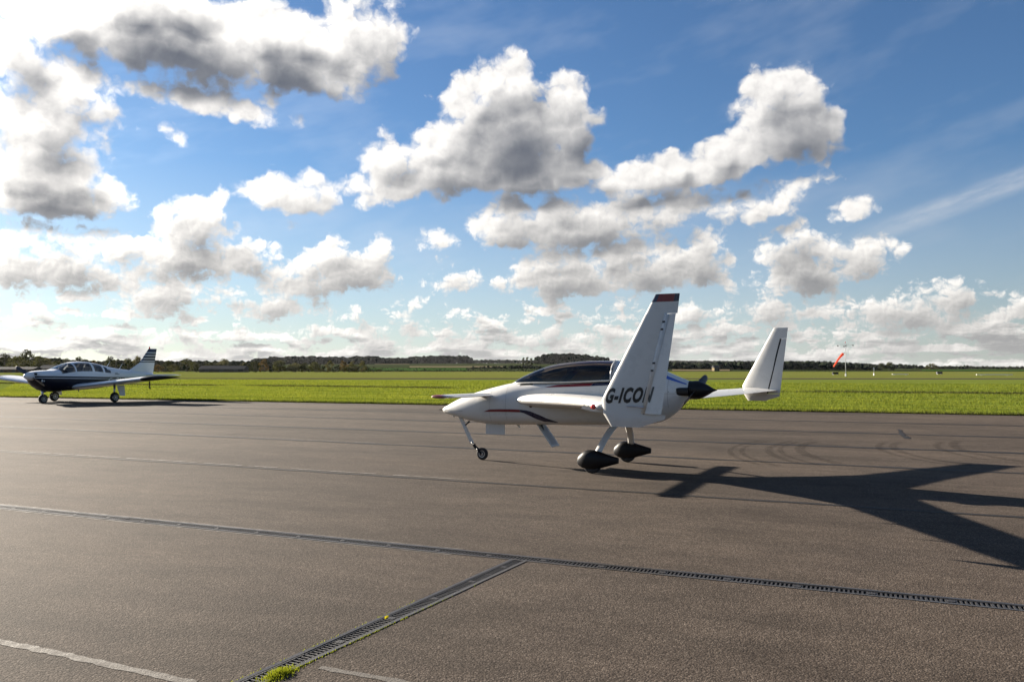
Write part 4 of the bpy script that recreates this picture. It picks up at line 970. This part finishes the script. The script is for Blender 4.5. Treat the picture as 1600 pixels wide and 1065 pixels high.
    ev = wing_loft('elevator', [(side * .33, .03, .375, 1.146, .18), (side * 1.58, .03, .375, 1.156, .18)], M['white'], cn, 8, .70, 1.)
    MB().tube([(.262, side * .33, 1.150), (.262, side * 1.57, 1.160)], .012, 6).build('hinge_gap', M['navy'], cn)
    tip = wing_loft('canard_tip', [(side * 1.583, .03, .375, 1.160, .18), (side * 1.69, .032, .372, 1.162, .18), (side * 1.74, .042, .362, 1.164, .16), (side * 1.765, .07, .335, 1.165, .10)], [M['red'], M['navy']], cn, 12)
    for p in tip.data.polygons: p.material_index = 1 if p.center.x > .235 else 0
    # main gear leg and faired wheel
    n = 14; pts = [(2.56, .24, .72), (2.535, .42, .645), (2.50, .62, .51), (2.47, .755, .375), (2.45, .815, .27)]
    rr = []
    for i, (s, y, z) in enumerate(pts):
        c = .068 - i * .004; rr.append([Vector((s + c * math.cos(a), side * (y + .017 * math.sin(a)), z + .010 * math.sin(a))) for a in [2 * math.pi * k / n for k in range(n)]])
    lg = MB().rings(rr).build('landing_gear_leg', M['white'], EZ, True); recalc(lg)
    PT = [(2.125, .178, .004, .004), (2.14, .180, .045, .030), (2.18, .188, .090, .058), (2.26, .204, .138, .088), (2.36, .208, .152, .098), (2.46, .208, .138, .092), (2.60, .210, .098, .066), (2.72, .213, .064, .042), (2.795, .215, .044, .028)]
    rr = [[Vector((s, side * .83 + hw * math.copysign(abs(math.cos(a)) ** .8, math.cos(a)), zc + hz * math.copysign(abs(math.sin(a)) ** .9, math.sin(a)))) for a in [2 * math.pi * k / 24 for k in range(24)]] for s, zc, hz, hw in smooth_table(PT, [2.125, 2.13, 2.14, 2.155] + list(np.linspace(2.18, 2.795, 22)))]
    pn = MB().rings(rr).build('wheel_fairing', M['pant'], EZ); recalc(pn); autosmooth(pn, 60)
    wheel(EZ, (2.375, side * .83, .148), .148, .09)
# nose gear
MB().rings([[Vector((s + a, y, z)) for a, y in ((-.032, -.016), (.032, -.016), (.032, .016), (-.032, .016))] for s, z in ((-.455, .74), (-.40, .63), (-.21, .275))]).build('nose_gear_strut', M['white'], EZ)
ng = MB(); ng.tube([(-.23, 0, .315), (-.17, 0, .235), (-.125, 0, .20)], [.020, .026, .028], 10); ng.tube([(-.14, 0, .215), (-.07, -.045, .165), (-.008, -.045, .108)], .014, 8); ng.tube([(-.14, 0, .215), (-.07, .045, .165), (-.008, .045, .108)], .014, 8); ng.tube([(-.19, -.02, .27), (-.13, -.02, .262)], .010, 6)
ng.build('nose_gear_fork', M['black'], EZ, True)
MB().tube([(-.36, 0, .585), (-.33, 0, .62), (-.27, 0, .665)], [.016, .013, .02], 8).build('drag_brace', M['darksteel'], EZ, True)
wheel(EZ, (-.008, 0, .108), .108, .06)
soften(MB().box((.295, -.085, .565), (.375, .007, .20)).build('nose_gear_door', M['white'], EZ), .002)
# belly landing brake, aerial
a = math.atan2(-.37, .28); mx = Matrix.Rotation(-a, 3, 'Y')
br = soften(MB().box((1.262, 0, .480), (.465, .32, .014), mx).build('landing_brake', M['white'], EZ), .006, 3)
soften(MB().box((1.270, 0, .472), (.36, .22, .016), mx).build('inner_panel', M['grey'], br), .003)
MB().tube([(1.16, -.05, .67), (1.20, -.05, .56)], .014, 8).build('actuator', M['darksteel'], br)
mesh('belly_aerial', [(.66, -.004, .645), (.72, -.004, .645), (.735, -.004, .585), (.715, -.004, .585), (.66, .004, .645), (.72, .004, .645), (.735, .004, .585), (.715, .004, .585)], [(0, 1, 2, 3), (7, 6, 5, 4), (0, 4, 5, 1), (1, 5, 6, 2), (2, 6, 7, 3), (3, 7, 4, 0)], M['white'], EZ)
# exhaust shroud, spinner, propeller
for side in (-1, 1):
    rr = [[Vector((s, side * (.165 + .07 * math.copysign(abs(math.cos(a)) ** .5, math.cos(a))), 1.248 + hz * math.copysign(abs(math.sin(a)) ** .5, math.sin(a)))) for a in [2 * math.pi * k / 20 for k in range(20)]] for s, hz in ((3.478, .045), (3.486, .056), (3.50, .062), (3.70, .062), (3.705, .058))]
    autosmooth(recalc(MB().rings(rr).build('exhaust_shroud', M['black'], EZ)), 50)
sp = lathe([(.10, 3.672), (.140, 3.676), (.142, 3.705), (.138, 3.72), (.146, 3.77), (.140, 3.83), (.112, 3.90), (.066, 3.98), (.030, 4.035), (.014, 4.075), (.004, 4.10)], 28, 'x', (0, 0, 1.272)).build('spinner', M['black'], EZ); recalc(sp); autosmooth(sp, 50)
for sgn in (1, -1):
    bd = MB(); rr = []
    dv = Vector((0, sgn * .965, sgn * .262)); nv = Vector((1, 0, 0)); tv = dv.cross(nv)
    for t, c, tw_ in ((.08, .05, 62), (.20, .105, 52), (.40, .125, 40), (.60, .115, 32), (.72, .095, 27), (.765, .07, 25), (.78, .03, 25)):
        u = tv * math.cos(R(tw_)) + nv * math.sin(R(tw_)); w_ = dv.cross(u)
        rr.append([Vector((3.768, 0, 1.272)) + dv * t + u * (c / 2 * math.cos(a)) + w_ * (.012 * (1 - t * .6) * math.sin(a)) for a in [2 * math.pi * k / 14 for k in range(14)]])
    recalc(bd.rings(rr).build('propeller_blade', M['black'], EZ, True))

# ---------------------------------------------------------------- the low wing airplane parked behind it on the left
PA = tag(empty('low_wing_airplane', (-21.69, 36.677, 0), 1.2384), 'parked white and navy low wing airplane with striped tail fin', 'airplane')
def paint_material():
    """white upper body, navy below, with a white line in a navy cheat band"""
    m, N, b, out = new_mat('two_tone_enamel')
    tc = N.n.new('ShaderNodeTexCoord').outputs['Object']; x = N.xyz(tc)
    z = N.math('ADD', x[2], N.math('MULTIPLY', x[0], .022))
    c = N.ramp(N.rng(z, .8, 1.4), [(0, (.005, .006, .016)), (.60, (.66, .67, .69)), (.645, (.005, .006, .016)), (.775, (.70, .71, .72))])
    c.node.color_ramp.interpolation = 'CONSTANT'
    N.put(b.inputs['Base Color'], c); b.inputs['Roughness'].default_value = .38; b.inputs['Specular IOR Level'].default_value = .35
    return m
def fin_material():
    m, N, b, out = new_mat('striped_fin_enamel')
    tc = N.n.new('ShaderNodeTexCoord').outputs['Object']; x = N.xyz(tc)
    nv = (.012, .014, .035); wh = (.70, .71, .72)
    st = [(0, wh), ((1.93 - 1.3) / 1.5, nv)]
    for z in (1.985, 2.13, 2.285, 2.44): st += [((z - 1.3) / 1.5, wh), ((z + .042 - 1.3) / 1.5, nv)]
    c = N.ramp(N.rng(x[2], 1.3, 2.8), st); c.node.color_ramp.interpolation = 'CONSTANT'
    N.put(b.inputs['Base Color'], c); b.inputs['Roughness'].default_value = .3; b.inputs['Coat Weight'].default_value = .3
    return m
M['twotone'] = paint_material(); M['finstripe'] = fin_material()
PT = [(-.45, 1.455, 1.02, .30, 1.26, 2.4, 2.2), (-.40, 1.475, .93, .40, 1.25, 2.5, 2.3), (-.2, 1.505, .72, .50, 1.22, 2.6, 2.4), (.15, 1.53, .57, .56, 1.20, 2.7, 2.6), (.60, 1.56, .53, .60, 1.20, 2.8, 2.8), (.75, 1.62, .53, .605, 1.20, 2.7, 2.8), (1.10, 1.785, .55, .615, 1.20, 2.5, 2.8), (1.40, 1.885, .56, .62, 1.20, 2.4, 2.8), (1.75, 1.940, .57, .62, 1.20, 2.4, 2.8), (2.15, 1.950, .58, .62, 1.20, 2.4, 2.8), (2.6, 1.915, .60, .60, 1.20, 2.4, 2.8), (3.1, 1.835, .635, .55, 1.20, 2.3, 2.7), (3.6, 1.735, .69, .48, 1.20, 2.2, 2.5), (4.2, 1.635, .77, .38, 1.20, 2.1, 2.3), (5.0, 1.55, .90, .27, 1.22, 2., 2.2), (6.0, 1.45, 1.02, .16, 1.24, 2., 2.), (6.85, 1.36, 1.12, .06, 1.24, 2., 2.)]
ps = sorted(set([-.45, -.44, -.42, -.40, -.3, -.2, 0, .2, .4, .6, .66, .75, .9, 1.05, 1.2, 1.30, 1.38, 1.46, 1.54, 1.75, 1.95, 2.15, 2.36, 2.50, 2.78, 3.05, 3.19, 3.4, 3.6, 3.8, 4.0, 4.3, 4.6, 5., 5.5, 6., 6.5, 6.85]))
NR = 40; rings_ = [sect(*r, n=NR) for r in smooth_table(PT, ps)]
WIN = [(.66, 1.38, (2, 9), 'windscreen'), (1.46, 2.36, (2, 6), 'side_window'), (2.50, 3.05, (2, 6), 'side_window'), (3.19, 3.6, (2, 5), 'side_window')]
def win_of(i, j):
    jj = j if j < 10 else (19 - j)     # faces are mirrored left and right over the top
    if j > 19: return None
    for k, (a, b, (lo, hi), nm) in enumerate(WIN):
        if ps[i] >= a - 1e-6 and ps[i + 1] <= b + 1e-6 and lo <= jj <= hi:
            if nm == 'side_window' and k == 3 and i == len([q for q in ps if q < 3.4]) and jj > 3: return None
            return (k, j >= 10)
    return None
fb = MB(); v = [p for r in rings_ for p in r]; f = []; wins = {}
for i in range(len(ps) - 1):
    for j in range(NR):
        q = (i * NR + j, i * NR + (j + 1) % NR, (i + 1) * NR + (j + 1) % NR, (i + 1) * NR + j); w_ = win_of(i, j)
        if w_: wins.setdefault(w_, []).append(q)
        else: f.append(q)
f.append(tuple(range(NR - 1, -1, -1))); f.append(tuple(range((len(ps) - 1) * NR, len(ps) * NR)))
pf = mesh('fuselage', v, f, M['twotone'], PA); recalc(pf); autosmooth(pf, 50)
for (k, left), fs in wins.items():
    ids = sorted({i for q in fs for i in q}); mp = {a: b for b, a in enumerate(ids)}
    mesh(WIN[k][3], [v[i] * 1. for i in ids], [tuple(mp[i] for i in q) for q in fs], M['window'], PA, True)
MB().box((2.05, 0, .95), (2.9, .9, .5)).build('cabin_floor', M['seat'], PA)
MB().rings([[Vector((s, .52 * math.cos(a), 1.40 + .18 * math.sin(a) * w)) for a in [math.pi * k / 12 for k in range(13)]] for s, w in ((.78, .6), (.98, 1.), (1.02, 1.))], close=False).build('instrument_hood', M['black'], PA, True)
for s, ys in ((1.75, (-.27, .27)), (2.65, (-.25, .25))):
    for y in ys: soften(MB().box((s + .12, y, 1.42), (.10, .42, .56), Matrix.Rotation(R(12), 3, 'Y')).build('seat', M['grey'], PA), .04, 3)
# cowl details, spinner, propeller
for y in (-.22, .22): soften(MB().box((-.452, y * .95, 1.36), (.03, .22, .11)).build('air_intake', M['black'], PA), .03, 3)
sp = lathe([(.12, -.40), (.198, -.455), (.200, -.50), (.185, -.60), (.150, -.70), (.095, -.79), (.04, -.85), (.004, -.872)], 24, 'x', (0, 0, 1.262)).build('spinner', M['white2'], PA); recalc(sp); autosmooth(sp, 50)
for sgn in (1, -1):
    rr = []; dv = Vector((0, sgn * .90, sgn * .43)).normalized(); nv = Vector((1, 0, 0)); tv = dv.cross(nv)
    for t, c, tw_ in ((.12, .08, 60), (.3, .15, 48), (.55, .17, 36), (.8, .155, 28), (.95, .12, 24), (1.0, .05, 24)):
        u = tv * math.cos(R(tw_)) - nv * math.sin(R(tw_)); w_ = dv.cross(u)
        rr.append([Vector((-.52, 0, 1.262)) + dv * t + u * (c / 2 * math.cos(a)) + w_ * (.018 * (1 - t * .6) * math.sin(a)) for a in [2 * math.pi * k / 12 for k in range(12)]])
    recalc(MB().rings(rr).build('propeller_blade', M['darksteel'], PA, True))
MB().tube([(-.05, -.30, .62), (-.02, -.30, .52)], .05, 10).build('exhaust_pipe', M['darksteel'], PA)
MB().box((-.30, -.46, 1.06), (.06, .03, .10)).box((-.22, -.485, 1.04), (.03, .03, .06)).build('landing_lamp', M['lens'], PA)
# wings
for side in (-1, 1):
    w = wing_loft('wing', [(side * y, le, te, z, t) for y, le, te, z, t in [(.40, 1.22, 3.30, .735, .13), (.75, 1.30, 3.27, .765, .13), (1.2, 1.36, 3.26, .805, .128), (4.45, 1.36, 3.26, 1.118, .122)]], M['white2'], PA, 14, camber=.02)
    tp = wing_loft('wing_tip', [(side * y, le, te, z, t) for y, le, te, z, t in [(4.452, 1.36, 3.26, 1.118, .122), (4.66, 1.37, 3.27, 1.140, .118), (4.82, 1.43, 3.30, 1.165, .095), (4.93, 1.58, 3.34, 1.190, .05), (4.965, 1.80, 3.36, 1.200, .02)]], M['black'], w, 14, camber=.02)
    fl = wing_loft('flap', [(side * .8, 2.86, 3.30, .760, .10), (side * 2.6, 2.86, 3.30, .935, .10)], M['white2'], w, 8); fl.location.z = -.012
    stb = wing_loft('stabilator', [(side * .05, 6.25, 7.02, 1.26, .10), (side * 1.75, 6.25, 7.02, 1.26, .10), (side * 1.82, 6.35, 6.98, 1.26, .05)], M['white2'], PA, 10)
    MB().tube([(2.40, side * 1.91, .82), (2.40, side * 1.91, .52), (2.42, side * 1.91, .24)], [.055, .045, .04], 10).build('landing_gear_leg', M['steel'], PA, True)
    soften(mesh('gear_door', [(2.44, side * 2.00, .80), (2.90, side * 2.00, .80), (2.95, side * 2.02, .30), (2.62, side * 2.02, .29), (2.44, side * 2.02, .80), (2.90, side * 2.02, .80), (2.95, side * 2.04, .30), (2.62, side * 2.04, .29)], [(0, 1, 2, 3), (7, 6, 5, 4), (0, 4, 5, 1), (1, 5, 6, 2), (2, 6, 7, 3), (3, 7, 4, 0)], M['white2'], PA), .004)
    wheel(PA, (2.42, side * 1.91, .235), .235, .17)
MB().tube([(3.1, -3.35, .99), (3.12, -3.35, .68), (3.16, -3.35, .64)], [.03, .03, .04], 8).build('tie_down_strap', M['black'], PA)
MB().tube([(.02, -.1, .60), (.03, -.1, .44), (.06, -.1, .20)], [.06, .05, .04], 10).build('nose_gear_leg', M['steel'], PA, True)
wheel(PA, (.07, -.1, .215), .215, .15)
# fin with a dorsal fillet, beacon, aerials
def fin_rings():
    out = []
    for z, le, te, t in ((1.28, 5.05, 6.86, .05), (1.50, 5.15, 6.90, .06), (1.62, 5.38, 6.925, .07), (1.72, 5.56, 6.94, .08), (1.91, 5.90, 6.98, .09), (2.3, 6.22, 7.05, .09), (2.655, 6.515, 7.12, .09), (2.675, 6.56, 7.11, .05)):
        out.append([Vector((s, q, z)) for s, q in foil_ring(le, te, t, 0, 1, 12)])
    return out
fn = MB().rings(fin_rings()).build('tail_fin', M['finstripe'], PA); recalc(fn); autosmooth(fn, 50)
lathe([(.03, 0), (.035, .06), (.02, .11), (.002, .13)], 10, 'x').build('beacon', M['redlens'], fn); bb = fn.children[-1]; bb.rotation_euler = (0, R(-90), 0); bb.location = (6.60, 0, 2.67)
for s0, z0 in ((3.75, 1.70), (4.55, 1.585)): MB().tube([(s0, 0, z0 - .02), (s0 + .22, 0, z0 + .28)], [.022, .008], 8, .5).build('aerial', M['white2'], PA)
MB().tube([(1.9, -.2, .58), (1.95, -.2, .49)], .02, 6).tube([(2.05, .0, .58), (2.12, .0, .50)], .02, 6).build('belly_aerial', M['grey'], PA)
tpf = bvh_of(pf); v2, f2 = text_mesh('G-CUP', .36, .85, 0, .004)
x0, x1 = min(p[0] for p in v2), max(p[0] for p in v2)
V = []
for x, y in v2:
    s = 3.42 + (x - x0) / (x1 - x0) * 1.35; z = .895 + y
    hit = tpf.ray_cast(Vector((s, -3, z)), Vector((0, 1, 0))); V.append((hit[0] if hit[0] else Vector((s, -.4, z))) + Vector((0, -.006, 0)))
mesh('registration_letters', V, f2, M['white2'], pf)
MB().box((3.95, -.44, 1.39), (.16, .02, .02)).box((4.02, -.42, 1.33), (.28, .02, .02)).build('placard', M['navy'], PA)
print('objects', len(bpy.data.objects))

# ---------------------------------------------------------------- the air between here and the woods
HAZE = .000014
hz = MB().box((0, 2700, 22), (9000, 6400, 50)).build('haze', None); tag(hz, 'thin pale air over the whole airfield', kind='stuff')
hm = bpy.data.materials.new('thin_air'); hm.use_nodes = True; hm.node_tree.nodes.clear(); N = NT(hm.node_tree)
ho = N.n.new('ShaderNodeOutputMaterial'); pv_ = N.n.new('ShaderNodeVolumePrincipled'); N.l.new(pv_.outputs[0], ho.inputs['Volume'])
pv_.inputs['Density'].default_value = HAZE; pv_.inputs['Color'].default_value = (.93, .95, 1, 1); pv_.inputs['Anisotropy'].default_value = .3
hz.data.materials.append(hm)
